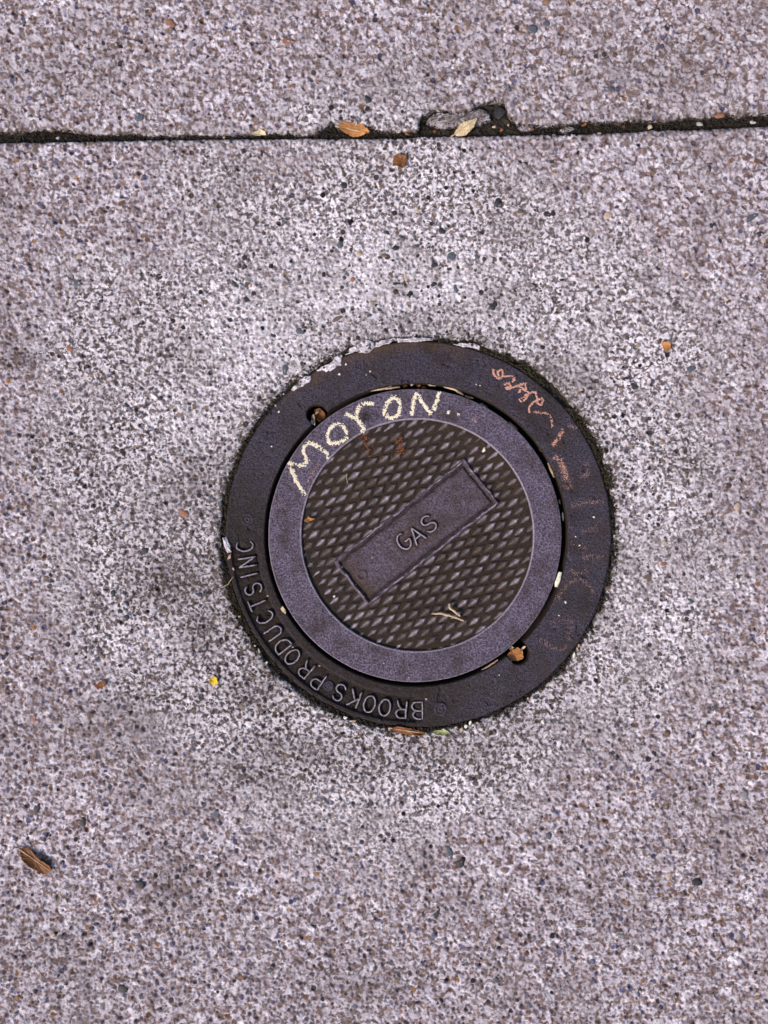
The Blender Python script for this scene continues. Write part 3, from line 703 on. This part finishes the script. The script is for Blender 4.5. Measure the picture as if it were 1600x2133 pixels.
for k, (ol) in enumerate((z9([(310, 812), (420, 690), (500, 625), (605, 620), (590, 682), (480, 765), (345, 820)]),
                          z9([(660, 555), (720, 500), (830, 455), (960, 335), (1015, 325), (1015, 470), (920, 500), (850, 560), (740, 548)]),
                          z9([(1055, 335), (1110, 300), (1120, 245), (1280, 150), (1400, 120), (1480, 165), (1480, 222), (1380, 305), (1300, 298), (1200, 290)]),
                          z9([(1470, 165), (1600, 120), (1760, 95), (1770, 128), (1620, 185), (1480, 225)]),
                          [(826, 706), (858, 704), (900, 704), (902, 709), (865, 712), (830, 713)],
                          [(944, 717), (965, 715), (992, 716), (1001, 722), (998, 730), (985, 724), (960, 722)],
                          [(464, 1120), (472, 1118), (480, 1135), (482, 1150), (474, 1152), (467, 1138)])):
    o = blob_patch('cement_smear', ol, 0.0016, 700 + k, 0.0001, M['concrete'], near)
    for an in ('light_falloff', 'pale'):
        at = o.data.attributes.new(an, 'FLOAT', 'POINT'); at.data.foreach_set('value', [1.0] * len(o.data.vertices))

# pieces broken off the slab edge, still lying in the joint
for k, (ol, lab, zb) in enumerate((
        ([(888, 252), (893, 240), (908, 231), (935, 232), (962, 231), (985, 226), (1005, 222), (1022, 230), (1026, 246), (1004, 257), (972, 256), (940, 262), (908, 262)], 'large loose concrete flake in the broken slab edge behind the pale leaf', -.0050),
        ([(712, 250), (728, 240), (748, 244), (760, 252), (744, 256), (724, 254)], 'loose concrete flake just above the orange joint leaf', -.0030),
        ([(782, 262), (800, 256), (822, 258), (836, 264), (818, 272), (794, 271)], 'loose concrete flake in the joint right of the orange leaf', -.0045),
        ([(846, 262), (862, 255), (876, 262), (868, 272), (852, 271)], 'small concrete flake in the joint left of the pale leaf', -.0045),
        ([(1078, 262), (1096, 256), (1118, 258), (1112, 267), (1088, 270)], 'concrete flake in the joint right of the dark stone', -.0050),
        ([(1168, 266), (1186, 260), (1200, 264), (1190, 272), (1174, 272)], 'small concrete flake in the right half of the joint', -.0050))):
    o = blob_patch('concrete_flake', ol, 0.0042, 760 + k, zb, M['concrete'], None, .6, .0005)
    for an, v in (('light_falloff', .6), ('stain', .35), ('algae', .25)):
        at = o.data.attributes.new(an, 'FLOAT', 'POINT'); at.data.foreach_set('value', [v] * len(o.data.vertices))
    tag(o, lab, 'concrete flake')

# ------------------------------------------------------------------ pebbles showing in the concrete
def pebble_mesh(k, sub=2):
    r = random.Random(800 + k); bm = bmesh.new(); bmesh.ops.create_icosphere(bm, subdivisions=sub, radius=1.0)
    ph = [r.random() * 6 for _ in range(6)]
    for v in bm.verts:
        a = math.atan2(v.co.y, v.co.x); s = 1 + .14 * math.sin(2 * a + ph[0]) + .10 * math.sin(3 * a + ph[1]) + .06 * math.sin(5 * a + ph[2])
        v.co.x *= s; v.co.y *= s; v.co.z *= .45 if v.co.z > 0 else .8
    me = bpy.data.meshes.new('pebble'); bm.to_mesh(me); bm.free()
    me.polygons.foreach_set('use_smooth', [True] * len(me.polygons)); return me
PEB = {}
def pebble(px, py, a, b, ang, kind, parent, z=0.0):
    k = random.randrange(5)
    if (k, kind) not in PEB:
        me = pebble_mesh(k); me.materials.append(M['peb_' + kind]); PEB[(k, kind)] = me
    o = link('pebble', PEB[(k, kind)], None, parent); o.location = W(px, py, z)
    o.scale = (a * S, b * S, min(a, b) * S * .55); o.rotation_euler.z = ang
    return o
KNOWN = [(594, 768, 7, 13, -.25, 'slate'), (577, 757, 4, 7, -.4, 'grey'), (514, 624, 8, 7, .3, 'black'), (490, 591, 5, 10, .5, 'black'), (517, 583, 7, 5, 0, 'grey'), (526, 594, 5, 6, 0, 'rusty'),
         (533, 635, 7, 5, .3, 'slate'), (716, 386, 7, 8, -.5, 'black'), (709, 510, 6, 8, 0, 'slate'), (824, 516, 7, 6, 0, 'black'), (921, 481, 7, 7, 0, 'black'), (905, 552, 7, 6, 0, 'black'),
         (903, 592, 7, 5, .2, 'black'), (826, 591, 8, 4, .1, 'black'), (846, 579, 4, 12, .2, 'tan'), (748, 528, 6, 6, .6, 'tan'), (801, 531, 8, 5, 0, 'brown'), (896, 664, 7, 5, -.4, 'black'),
         (735, 582, 5, 6, 0, 'rusty'), (702, 664, 11, 5, .4, 'brown'), (851, 616, 5, 5, 0, 'black'), (814, 572, 5, 7, .4, 'brown'), (949, 602, 4, 9, .2, 'slate'), (864, 513, 6, 5, 0, 'slate'),
         (604, 742, 6, 5, 0, 'black'), (330, 577, 8, 7, .2, 'black'), (357, 806, 6, 6, .2, 'black'), (373, 765, 5, 5, 0, 'black'), (344, 1272, 8, 6, .2, 'brown'), (396, 1246, 6, 6, 0, 'slate'),
         (262, 844, 6, 5, 0, 'black'), (264, 1287, 6, 6, 0, 'black'), (1140, 446, 8, 6, 0, 'black'), (1322, 803, 9, 5, -.3, 'black'), (1305, 788, 8, 4, .2, 'black'), (1440, 768, 10, 7, .3, 'slate'),
         (1567, 452, 14, 7, .4, 'slate'), (1452, 1838, 11, 9, -.3, 'black'), (936, 1775, 8, 12, .2, 'slate'), (910, 1905, 7, 20, -.4, 'black'), (1240, 1690, 8, 7, 0, 'grey'), (285, 1950, 9, 7, 0, 'slate'),
         (162, 590, 9, 8, 0, 'slate'), (290, 243, 10, 10, 0, 'slate'), (355, 48, 10, 9, 0, 'rusty'), (598, 86, 13, 9, .2, 'rusty'), (1110, 60, 12, 9, 0, 'slate'), (1500, 240, 10, 7, 0, 'rusty'),
         (612, 1561, 7, 7, 0, 'slate'), (680, 1590, 7, 6, 0, 'black'), (635, 1613, 6, 5, 0, 'black'), (625, 690, 9, 7, 0, 'slate'), (1180, 960, 1, 1, 0, 'black')]
for (px, py, a, b, an, kd) in KNOWN[:-1]:
    pebble(px, py, a, b, an, kd, near if py > 280 else far, -0.0002)
cnt = 0
while cnt < 190:
    px = random.uniform(0, 1600); py = random.uniform(0, 2133)
    if math.hypot(px - FC[0], py - FC[1]) < 440 or 190 < py < 310: continue
    a = 4.5 + random.expovariate(1 / 2.0); b = a * random.uniform(.6, 1.0)
    pebble(px, py, min(a, 11), min(b, 9), random.random() * 3.1, random.choices(['black', 'slate', 'brown', 'tan', 'grey', 'rusty'], [5, 4, 3, 2, 3, 1.4])[0], near if py > 290 else far, -0.0003)
    cnt += 1

# ------------------------------------------------------------------ moss and dirt crumbs
def clumps(name, P, sizes, zs, seed):
    r = np.random.default_rng(seed); n = len(P)
    base = np.array([[1, 0, 0], [-.5, .87, 0], [-.5, -.87, 0], [0, 0, 1], [0, 0, -.6]], float)
    F0 = np.array([[0, 1, 3], [1, 2, 3], [2, 0, 3], [1, 0, 4], [2, 1, 4], [0, 2, 4]])
    Vv = base[None] * r.uniform(.5, 1.3, (n, 5, 1)) + r.normal(0, .18, (n, 5, 3))
    a = r.uniform(0, 6.28, n); c, s = np.cos(a), np.sin(a)
    x = Vv[..., 0] * c[:, None] - Vv[..., 1] * s[:, None]; y = Vv[..., 0] * s[:, None] + Vv[..., 1] * c[:, None]
    k = (sizes * S)[:, None]
    V = np.stack([X(P[:, 0])[:, None] + x * k, Y(P[:, 1])[:, None] + y * k, zs[:, None] + Vv[..., 2] * k * .7], -1).reshape(-1, 3)
    F = (F0[None] + 5 * np.arange(n)[:, None, None]).reshape(-1, 3)
    return np_mesh(name, V, F)
def ring_pts(n, d0, d1, r0, r1, seed, clump=0.45):
    r = np.random.default_rng(seed); out = []
    while len(out) < n:
        d = r.uniform(d0, d1, n); q = r.uniform(0, 1, n) ** 1.3
        th = np.radians(d); rad = r0 + (np.array([float(hole_radius(t)) for t in th]) + r1 - r0) * q
        px = FC[0] + rad * np.cos(th); py = FC[1] + rad * np.sin(th)
        ok = fbm(px / 22, py / 22, seed, 3) + .12 * (1 - q) > clump
        out += list(zip(px[ok], py[ok]))
    return np.array(out[:n])
mp = np.concatenate([ring_pts(2000, 276, 348, 404, 6, 901, .46), ring_pts(900, 150, 212, 403, 5, 902, .48), ring_pts(500, 222, 276, 408, 12, 903, .50)])
tag(link('moss', clumps('moss', mp, rng.uniform(1.2, 3.0, len(mp)), rng.uniform(-0.0024, 0.0006, len(mp)), 5), M['moss']), 'dark olive moss growing along the frame edge', 'moss', kind='stuff')
dp = np.concatenate([ring_pts(4200, -10, 175, 403, 10, 911, .44), ring_pts(600, 175, 290, 404, 6, 912, .42)])
jx = rng.uniform(-60, 1660, 5200); tt = rng.uniform(-.1, 1.1, 5200); jy = near_edge_y(jx) * tt + far_edge_y(jx) * (1 - tt)
dp = np.concatenate([dp, np.stack([jx, jy], -1)])
zz = np.concatenate([rng.uniform(-0.0030, 0.0002, 4800), rng.uniform(-0.0055, -0.0016, 5200)])
tag(link('soil_crumbs', clumps('soil_crumbs', dp, rng.uniform(1.2, 3.6, len(dp)), zz, 6), M['soil']), 'dark soil crumbs in the joint and frame seam', 'soil', kind='stuff')

# ------------------------------------------------------------------ leaves, twigs, chips, grit
def leaf(name, outline, z, mat, label, cat, curl=0.0012, seed=0, vein=True, group=None, tilt=0.0):
    """a thin solid leaf: outline in photo px, cupped and wrinkled"""
    r = random.Random(seed); n0 = len(outline); pts = []
    for k in range(n0):
        a = outline[k]; b = outline[(k + 1) % n0]; L = math.hypot(b[0] - a[0], b[1] - a[1]); m = max(1, int(L / 3))
        for j in range(m):
            t = j / m; pts.append((a[0] + (b[0] - a[0]) * t + r.gauss(0, .5), a[1] + (b[1] - a[1]) * t + r.gauss(0, .5)))
    cx_ = sum(p[0] for p in pts) / len(pts); cy_ = sum(p[1] for p in pts) / len(pts); n = len(pts)
    V = []; F = []; ph = r.random() * 6
    rings = (1.0, .75, .45)
    for s in rings:
        for k, p in enumerate(pts):
            dx, dy = (p[0] - cx_) * s, (p[1] - cy_) * s
            zz = curl * s * s * (.5 + .6 * math.sin(2 * 6.283 * k / n + ph)) + r.gauss(0, .00012) + tilt * dy * S
            V.append((dx * S, -dy * S, zz))
    V.append((0, 0, 0)); c = len(V) - 1
    for i in range(2):
        for k in range(n): F.append((i * n + k, (i + 1) * n + k, (i + 1) * n + (k + 1) % n, i * n + (k + 1) % n))
    for k in range(n): F.append((2 * n + k, c, 2 * n + (k + 1) % n))
    me = py_mesh(name, V, F); bm = bmesh.new(); bm.from_mesh(me); bmesh.ops.recalc_face_normals(bm, faces=bm.faces)
    if sum(f.normal.z for f in bm.faces) < 0: bmesh.ops.reverse_faces(bm, faces=bm.faces)
    bmesh.ops.solidify(bm, geom=bm.faces[:], thickness=0.00025); bm.to_mesh(me); bm.free()
    o = link(name, me, mat, None, False); o.location = W(cx_, cy_, z); return tag(o, label, cat, group)
leaf('leaf', [(945, 281), (958, 262), (975, 253), (994, 246), (986, 268), (970, 284), (955, 284)], 0.0006, M['leaf_pale'], 'pale yellow pointed leaf lying in the slab joint', 'leaf', .0022, 1)
leaf('leaf', [(705, 268), (712, 256), (730, 254), (752, 257), (772, 276), (752, 283), (738, 285), (722, 279)], -0.0004, M['leaf_orange'], 'orange dry leaf wedged in the slab joint', 'leaf', .002, 2)
leaf('leaf', [(524, 276), (536, 266), (552, 274), (554, 281), (530, 282)], -0.0006, M['leaf_pale'], 'small whitish leaf scrap at the left part of the joint', 'leaf', .001, 3)
leaf('leaf', [(820, 326), (829, 322), (836, 326), (846, 323), (848, 345), (838, 352), (826, 347), (818, 347)], 0.0012, M['leaf_brown'], 'square brown leaf scrap on the concrete just below the joint', 'leaf', .001, 4)
leaf('leaf', [(1378, 715), (1390, 712), (1397, 718), (1395, 730), (1382, 731)], 0.0012, M['leaf_orange'], 'tiny orange leaf scrap on the concrete right of the cover', 'leaf', .001, 5)
leaf('leaf', [(42, 1766), (60, 1764), (80, 1782), (104, 1800), (110, 1812), (92, 1820), (70, 1806), (48, 1786)], 0.0012, M['leaf_brown'], 'brown oblong leaf near the bottom left corner', 'leaf', .0022, 6)
leaf('leaf', [(199, 1428), (212, 1418), (223, 1417), (220, 1428), (206, 1436)], 0.0012, M['leaf_brown'], 'small brown leaf scrap on the concrete left of the yellow petal', 'leaf', .001, 7)
leaf('petal', [(438, 1412), (446, 1408), (453, 1412), (455, 1420), (447, 1427), (439, 1422)], 0.0012, M['petal'], 'bright yellow petal on the concrete lower left of the cover', 'petal', .0012, 8)
leaf('leaf', [(816, 1515), (828, 1512), (855, 1517), (883, 1524), (886, 1530), (862, 1531), (838, 1529), (820, 1523)], 0.0004, M['leaf_brown'], 'long reddish brown leaf tucked against the bottom of the frame', 'leaf', .0014, 9)
leaf('leaf', [(902, 1523), (915, 1521), (924, 1517), (930, 1521), (938, 1527), (922, 1531), (908, 1529)], 0.0004, M['leaf_green'], 'pale green leaf strip against the bottom of the frame', 'leaf', .001, 10)
leaf('leaf', [(1058, 1366), (1066, 1355), (1080, 1350), (1090, 1357), (1092, 1371), (1080, 1378), (1070, 1379), (1061, 1373)], -0.0042, M['leaf_orange'], 'curled orange leaf inside the lower right lifting notch', 'leaf', .0025, 11)
leaf('leaf', [(653, 852), (664, 848), (674, 856), (676, 868), (664, 876), (655, 868)], -0.0075, M['leaf_brown'], 'dark brown leaf inside the upper left lifting notch', 'leaf', .003, 12)
leaf('leaf', [(634, 1083), (640, 1080), (641, 1075), (645, 1079), (656, 1081), (648, 1084), (643, 1089)], -0.0004, M['leaf_orange'], 'small orange leaf star at the left edge of the tread', 'leaf', .0012, 13)
leaf('leaf', [(585, 1266), (590, 1263), (597, 1275), (594, 1278), (587, 1272)], 0.0006, M['leaf_pale'], 'pinkish leaf chip across the lid gap at lower left', 'leaf', .001, 14)

def midrib(o, p0, p1, zt, mat):
    V, F = tube([(X(p0[0] + (p1[0] - p0[0]) * t), Y(p0[1] + (p1[1] - p0[1]) * t), zt) for t in (-.12, .2, .5, .8, 1)], [.0006, .0005, .0004, .0003, .0002], 6, .2, 3)
    m = link('midrib', py_mesh('midrib', V, F), mat, o); at_world(m, 0, 0, 0)
def tube(pts, radii, seg=7, jitter=0.0, seed=0):
    r = random.Random(seed); V = []; F = []; n = len(pts)
    for k, p in enumerate(pts):
        p = np.array(p, float); d = np.array(pts[min(k + 1, n - 1)], float) - np.array(pts[max(k - 1, 0)], float); d /= np.linalg.norm(d) + 1e-12
        s = np.cross(d, (0, 0, 1)); s /= np.linalg.norm(s) + 1e-12; u = np.cross(s, d)
        for j in range(seg):
            a = 6.283 * j / seg; q = p + (s * math.cos(a) + u * math.sin(a)) * radii[k] * (1 + r.uniform(-jitter, jitter)); V.append(tuple(q))
    for k in range(n - 1):
        for j in range(seg): F.append((k * seg + j, (k + 1) * seg + j, (k + 1) * seg + (j + 1) % seg, k * seg + (j + 1) % seg))
    F.append(tuple(range(seg))); F.append(tuple((n - 1) * seg + j for j in reversed(range(seg))))
    return V, F
def straw(name, pts, rad, mat, label, cat, seed=0, group=None):
    """pts: (px, py, z)"""
    P = []
    for a, b in zip(pts[:-1], pts[1:]):
        for k in range(4): t = k / 4; P.append([a[i] + (b[i] - a[i]) * t for i in range(3)])
    P.append(list(pts[-1])); r = random.Random(seed)
    c = (sum(p[0] for p in P) / len(P), sum(p[1] for p in P) / len(P))
    Q = [((p[0] - c[0] + r.gauss(0, .3)) * S, -(p[1] - c[1] + r.gauss(0, .3)) * S, p[2]) for p in P]
    R = [rad * S * (0.55 + .45 * math.sin(math.pi * (k + .8) / (len(P) + .6))) for k in range(len(P))]
    V, F = tube(Q, R, 7, .18, seed); me = py_mesh(name, V, F)
    bm = bmesh.new(); bm.from_mesh(me); bmesh.ops.recalc_face_normals(bm, faces=bm.faces); bm.to_mesh(me); bm.free()
    o = link(name, me, mat); o.location = W(c[0], c[1], 0); return tag(o, label, cat, group)
tw = empty('twig', W(935, 1278, -0.0002)); tag(tw, 'forked reddish twig lying on the lower part of the tread', 'twig')
def twig_part(name, pts, rad, seed):
    o = straw(name, pts, rad, M['straw'], None, None, seed); l = o.location.copy(); o.parent = tw; at_world(o, l.x, l.y, 0)
twig_part('stem', [(899, 1278, .0001), (918, 1278, .0003), (940, 1283, .0005), (966, 1293, .0002)], 2.3, 21)
twig_part('side_shoot', [(935, 1258, .0006), (937, 1267, .0006), (946, 1273, .0008), (958, 1283, .0010)], 2.4, 22)
LV = [o for o in col.objects if o.get('category') == 'leaf']
for key, p0, p1, zt in (('pale yellow pointed', (945, 282), (990, 250), .0008), ('orange dry leaf wedged', (706, 264), (768, 277), -.0002), ('brown oblong leaf', (46, 1770), (106, 1812), .0014), ('long reddish', (817, 1517), (882, 1527), .0006)):
    midrib([o for o in LV if key in o['label']][0], p0, p1, zt, M['straw'])
stk = straw('stick', [(1159, 1223, -.0012), (1163, 1208, -.0010), (1168.5, 1192, -.0011)], 5.2, M['bone'], 'stubby bleached white stick jammed in the right side of the lid gap', 'stick', 23)
straw('straw', [(922, 801, -.004), (945, 808, -.003), (967, 822, -.0035)], 3.0, M['straw'], 'pale dry sliver in the lid gap at upper right', 'straw', 24)
straw('straw', [(772, 812, -.004), (800, 808, -.003), (833, 805, -.004)], 2.4, M['straw'], 'long tan straw in the lid gap above the chalk letters', 'straw', 25)
straw('straw', [(1004, 1397, -.003), (1020, 1388, -.002), (1038, 1376, -.0025)], 1.7, M['straw'], 'thin straw in the lid gap beside the lower right notch', 'straw', 26)
straw('straw', [(1144, 964, -.004), (1149, 978, -.003), (1156, 994, -.004)], 2.4, M['straw'], 'short straw in the lid gap right of the tread', 'straw', 27)
straw('straw', [(1062, 878, -.004), (1068, 884, -.003), (1080, 894, -.004)], 1.8, M['straw'], 'thin straw in the lid gap at the upper right', 'straw', 28)
straw('straw', [(723, 987, -.0001), (722, 995, .0003), (724, 1007, 0)], .9, M['leaf_green'], 'hair thin yellow grass blade on the tread left of the plate', 'straw', 29)
straw('straw', [(648, 872, -.006), (652, 862, -.004), (655, 885, -.004)], 2.0, M['straw'], 'pale straw in the upper left lifting notch', 'straw', 30)
straw('straw', [(462, 1224, .0012), (476, 1216, .0016), (487, 1201, .0008)], .8, M['straw'], 'fine dry hair curling over the left seam', 'straw', 31)

def clock(px, py):
    h = (math.degrees(math.atan2(px - FC[0], -(py - FC[1]))) / 30.0) % 12
    q = round(h * 2) / 2; hh = int(q) % 12 or 12
    names = ['', 'one', 'two', 'three', 'four', 'five', 'six', 'seven', 'eight', 'nine', 'ten', 'eleven', 'twelve']
    return ('half past ' if q % 1 else '') + names[hh] + (' position' if q % 1 else " o'clock")
LIT = [(735, 818), (752, 812), (783, 806), (812, 802), (845, 803), (872, 802), (884, 806), (900, 801), (978, 826), (1009, 843), (1128, 936), (1169, 1045), (1172, 1120), (562, 1180), (640, 1340), (700, 1392), (760, 1417), (985, 1412), (660, 858), (1090, 1352), (1068, 1352)]
for k, (px, py) in enumerate(LIT):
    r = random.Random(400 + k); dx, dy = px - LC[0], py - LC[1]; L = math.hypot(dx, dy); tx_, ty_ = -dy / L, dx / L; a = r.uniform(4, 11); b = r.uniform(1.6, 3.2)
    ol = [(px + tx_ * u * a + dx / L * v * b, py + ty_ * u * a + dy / L * v * b) for u, v in ((-1, 0), (-.4, .9), (.3, .7), (1, .1), (.4, -.8), (-.5, -.9))]
    mk = r.choice(['leaf_brown', 'straw', 'leaf_pale', 'leaf_brown'])
    leaf('leaf_scrap', ol, r.uniform(-.006, -.0025), M[mk], '%s scrap of dry leaf litter in the lid gap at %s' % ({'leaf_brown': 'brown', 'straw': 'straw coloured', 'leaf_pale': 'pale'}[mk], clock(px, py)), 'leaf', .0016, 430 + k, group='leaf litter in the lid gap')

def grit_mesh(k, mat):
    r = random.Random(950 + k); bm = bmesh.new(); bmesh.ops.create_icosphere(bm, subdivisions=1, radius=1.0)
    for v in bm.verts: v.co *= r.uniform(.5, 1.2); v.co.z *= .55
    me = bpy.data.meshes.new('grit'); bm.to_mesh(me); bm.free(); me.materials.append(mat); return me
GM = {}
def grit(name, px, py, a, b, z, mat, label, cat, group=None, ang=None):
    key = (random.randrange(4), mat)
    if key not in GM: GM[key] = grit_mesh(key[0], M[mat])
    o = link(name, GM[key], None); o.location = W(px, py, z); o.scale = (a * S, b * S, min(a, b) * S * .8)
    o.rotation_euler.z = random.random() * 3 if ang is None else ang; return tag(o, label, cat, group)
for (px, py, a) in ((721, 759, 3.2), (707, 780, 3.6), (771, 774, 2.6), (763, 781, 1.6), (581, 858, 3.2), (566, 930, 2.6), (591, 821, 2.2), (1237, 1077, 3.6), (1178, 1254, 4), (1164.5, 1282, 2.4),
                    (1199, 1118, 2), (1207, 1136, 2.4), (1040, 1406, 1.8), (1000, 803, 1.8), (992, 801, 2.2)):
    grit('grit', px, py, a, a * .9, a * S * .45 + .0001, 'white_chip', 'tiny pale grit speck on the outer frame ring at %s' % clock(px, py), 'grit', 'pale grit specks on the frame ring')
for (px, py, a) in ((800, 1381, 3), (679, 1329, 2), (852, 1411, 2.6), (591, 1100, 1.8), (930, 1385, 1.6), (1106, 1228, 1.5)):
    grit('grit', px, py, a, a * .9, a * S * .45, 'tan_grit', 'tiny tan grit speck on the smooth lid rim at %s' % clock(px, py), 'grit', 'tan grit specks on the lid rim')
for (px, py, a) in ((775, 1161, 3.0), (888, 1456, 3.6), (558, 1241, 3.2), (610, 1348, 2.4), (666, 1387, 2.6)):
    grit('grit', px, py, a, a * .9, .0002, 'tan_grit', 'tiny tan grit speck beside raised letters at %s of the cover' % clock(px, py), 'grit', 'tan grit specks by the lettering')
grit('chip', 1008, 937, 3.4, 6.8, .0002, 'bone', 'white oblong chip at the upper right of the tread', 'chip', ang=-.35)
grit('chip', 696, 1243, 4.6, 2.6, -.0004, 'white_chip', 'small white chip at the lower left of the tread', 'chip', ang=.2)
grit('chip', 649, 878, 4, 7, -.0045, 'white_chip', 'pale chip inside the upper left lifting notch', 'chip', ang=.2)
grit('chip', 1067, 1381, 3.4, 5, -.0045, 'white_chip', 'pale chip inside the lower right lifting notch', 'chip', ang=.4)
grit('chip', 1175, 1078, 3, 11, -.004, 'white_chip', 'slim white chip in the lid gap right of the tread', 'chip', ang=.1)
grit('chip', 858, 800, 4, 4.4, -.003, 'tan_grit', 'tan chip in the lid gap above the chalk letter N', 'chip')
grit('chip', 1130, 1503, 4.5, 7.5, .0012, 'white_chip', 'white chip on the concrete lower right of the cover', 'chip', ang=.3)
grit('chip', 858, 1664, 4.5, 6, .0012, 'white_chip', 'white chip on the concrete below the cover', 'chip', ang=.3)
grit('chip', 455, 551, 4, 5.5, .0012, 'white_chip', 'white chip on the concrete upper left of the cover', 'chip', ang=.8)
grit('chip', 610, 390, 5, 8, .0012, 'white_chip', 'white chip on the concrete under the left part of the joint', 'chip', ang=.4)
for (px, py, a, b, m) in ((1206, 1345, 3.4, 5, 'tan_grit'), (1203, 1353, 3.6, 5, 'tan_grit'), (1196, 1365, 4.5, 7.5, 'white_chip'), (949, 1516, 5, 4, 'tan_grit'), (961, 1519, 6, 4.6, 'tan_grit'), (971, 1513, 7, 5, 'white_chip'),
                          (979, 1507, 5, 6, 'white_chip'), (995, 1506, 5, 3, 'tan_grit'), (719, 1495, 5, 4.5, 'white_chip'), (735, 1502, 10, 3.4, 'tan_grit'), (811, 1520, 4, 4, 'tan_grit'), (788, 1517, 7, 2.6, 'tan_grit'),
                          (540, 1357, 4, 6, 'tan_grit'), (556, 1380, 4, 3, 'white_chip'), (499, 1284, 4, 3, 'tan_grit'), (574, 845, 3, 4, 'tan_grit'), (1110, 1448, 3, 5, 'tan_grit'), (1100, 1455, 4, 4, 'tan_grit'),
                          (531, 1345, 3, 3, 'tan_grit'), (478, 1160, 3.5, 8, 'tan_grit'), (486, 1185, 2.5, 5, 'tan_grit')):
    grit('crumb', px, py, a, b, .0002, m, '%s crumb in the seam round the frame at %s' % ('white' if m == 'white_chip' else 'tan', clock(px, py)), 'crumb', 'crumbs in the frame seam', ang=random.uniform(-.6, .6))
grit('stone', 690, 250, 11, 15, -.0015, 'peb_black', 'dark stone in the joint left of the orange leaf', 'stone', ang=.2)
grit('stone', 766, 208, 9, 14, -.0002, 'peb_black', 'dark stone set in the slab above the orange leaf', 'stone', ang=.1)
grit('stone', 1043, 232, 22, 14, -.002, 'peb_black', 'dark stone in the broken edge right of the pale leaf', 'stone', ang=.2)
JC = sorted(((820, 244, 5, 9, 'white_chip'), (830, 272, 7, 4, 'tan_grit'), (848, 276, 6, 4, 'tan_grit'), (905, 272, 7, 4, 'tan_grit'), (1030, 262, 6, 4, 'tan_grit'), (1046, 268, 7, 5, 'tan_grit'), (1060, 258, 4, 4, 'tan_grit'),
                          (1155, 280, 7, 4, 'white_chip'), (1250, 276, 9, 4, 'tan_grit'), (1218, 258, 12, 4, 'tan_grit'), (1356, 262, 9, 7, 'tan_grit'), (1460, 256, 13, 6, 'white_chip'), (1570, 252, 8, 5, 'white_chip'),
                          (118, 286, 7, 4, 'white_chip'), (466, 284, 5, 4, 'tan_grit'), (870, 268, 4, 3, 'tan_grit'), (1110, 266, 6, 4, 'tan_grit'), (1300, 262, 6, 4, 'tan_grit')))
ORD = 'first second third fourth fifth sixth seventh eighth ninth tenth eleventh twelfth thirteenth fourteenth fifteenth sixteenth seventeenth eighteenth'.split()
for k, (px, py, a, b, m) in enumerate(JC):
    m = 'chip_dull' if m == 'white_chip' else ('leaf_brown', 'tan_grit', 'leaf_brown', 'straw')[k % 4]
    grit('crumb', px, py, a, b * .9, -.0018, m, '%s crumb in the slab joint, %s from the left' % ({'chip_dull': 'grey', 'leaf_brown': 'brown', 'straw': 'straw coloured'}.get(m, 'tan'), ORD[k]), 'crumb', 'crumbs in the slab joint', ang=random.uniform(-.5, .5))

# look-alikes that share a clock position are told apart by their order from the left
seen = {}
for o in col.objects:
    if o.get('group') and o.get('label'): seen.setdefault(o['label'], []).append(o)
for lab, os_ in seen.items():
    n = len(os_)
    if n > 1:
        os_.sort(key=lambda o: o.location.x)
        words = {2: ['left', 'right'], 3: ['leftmost', 'middle', 'rightmost']}.get(n, ['leftmost', 'second from left', 'second from right', 'rightmost'])
        for o, wd in zip(os_, words): o['label'] = wd + ' ' + lab
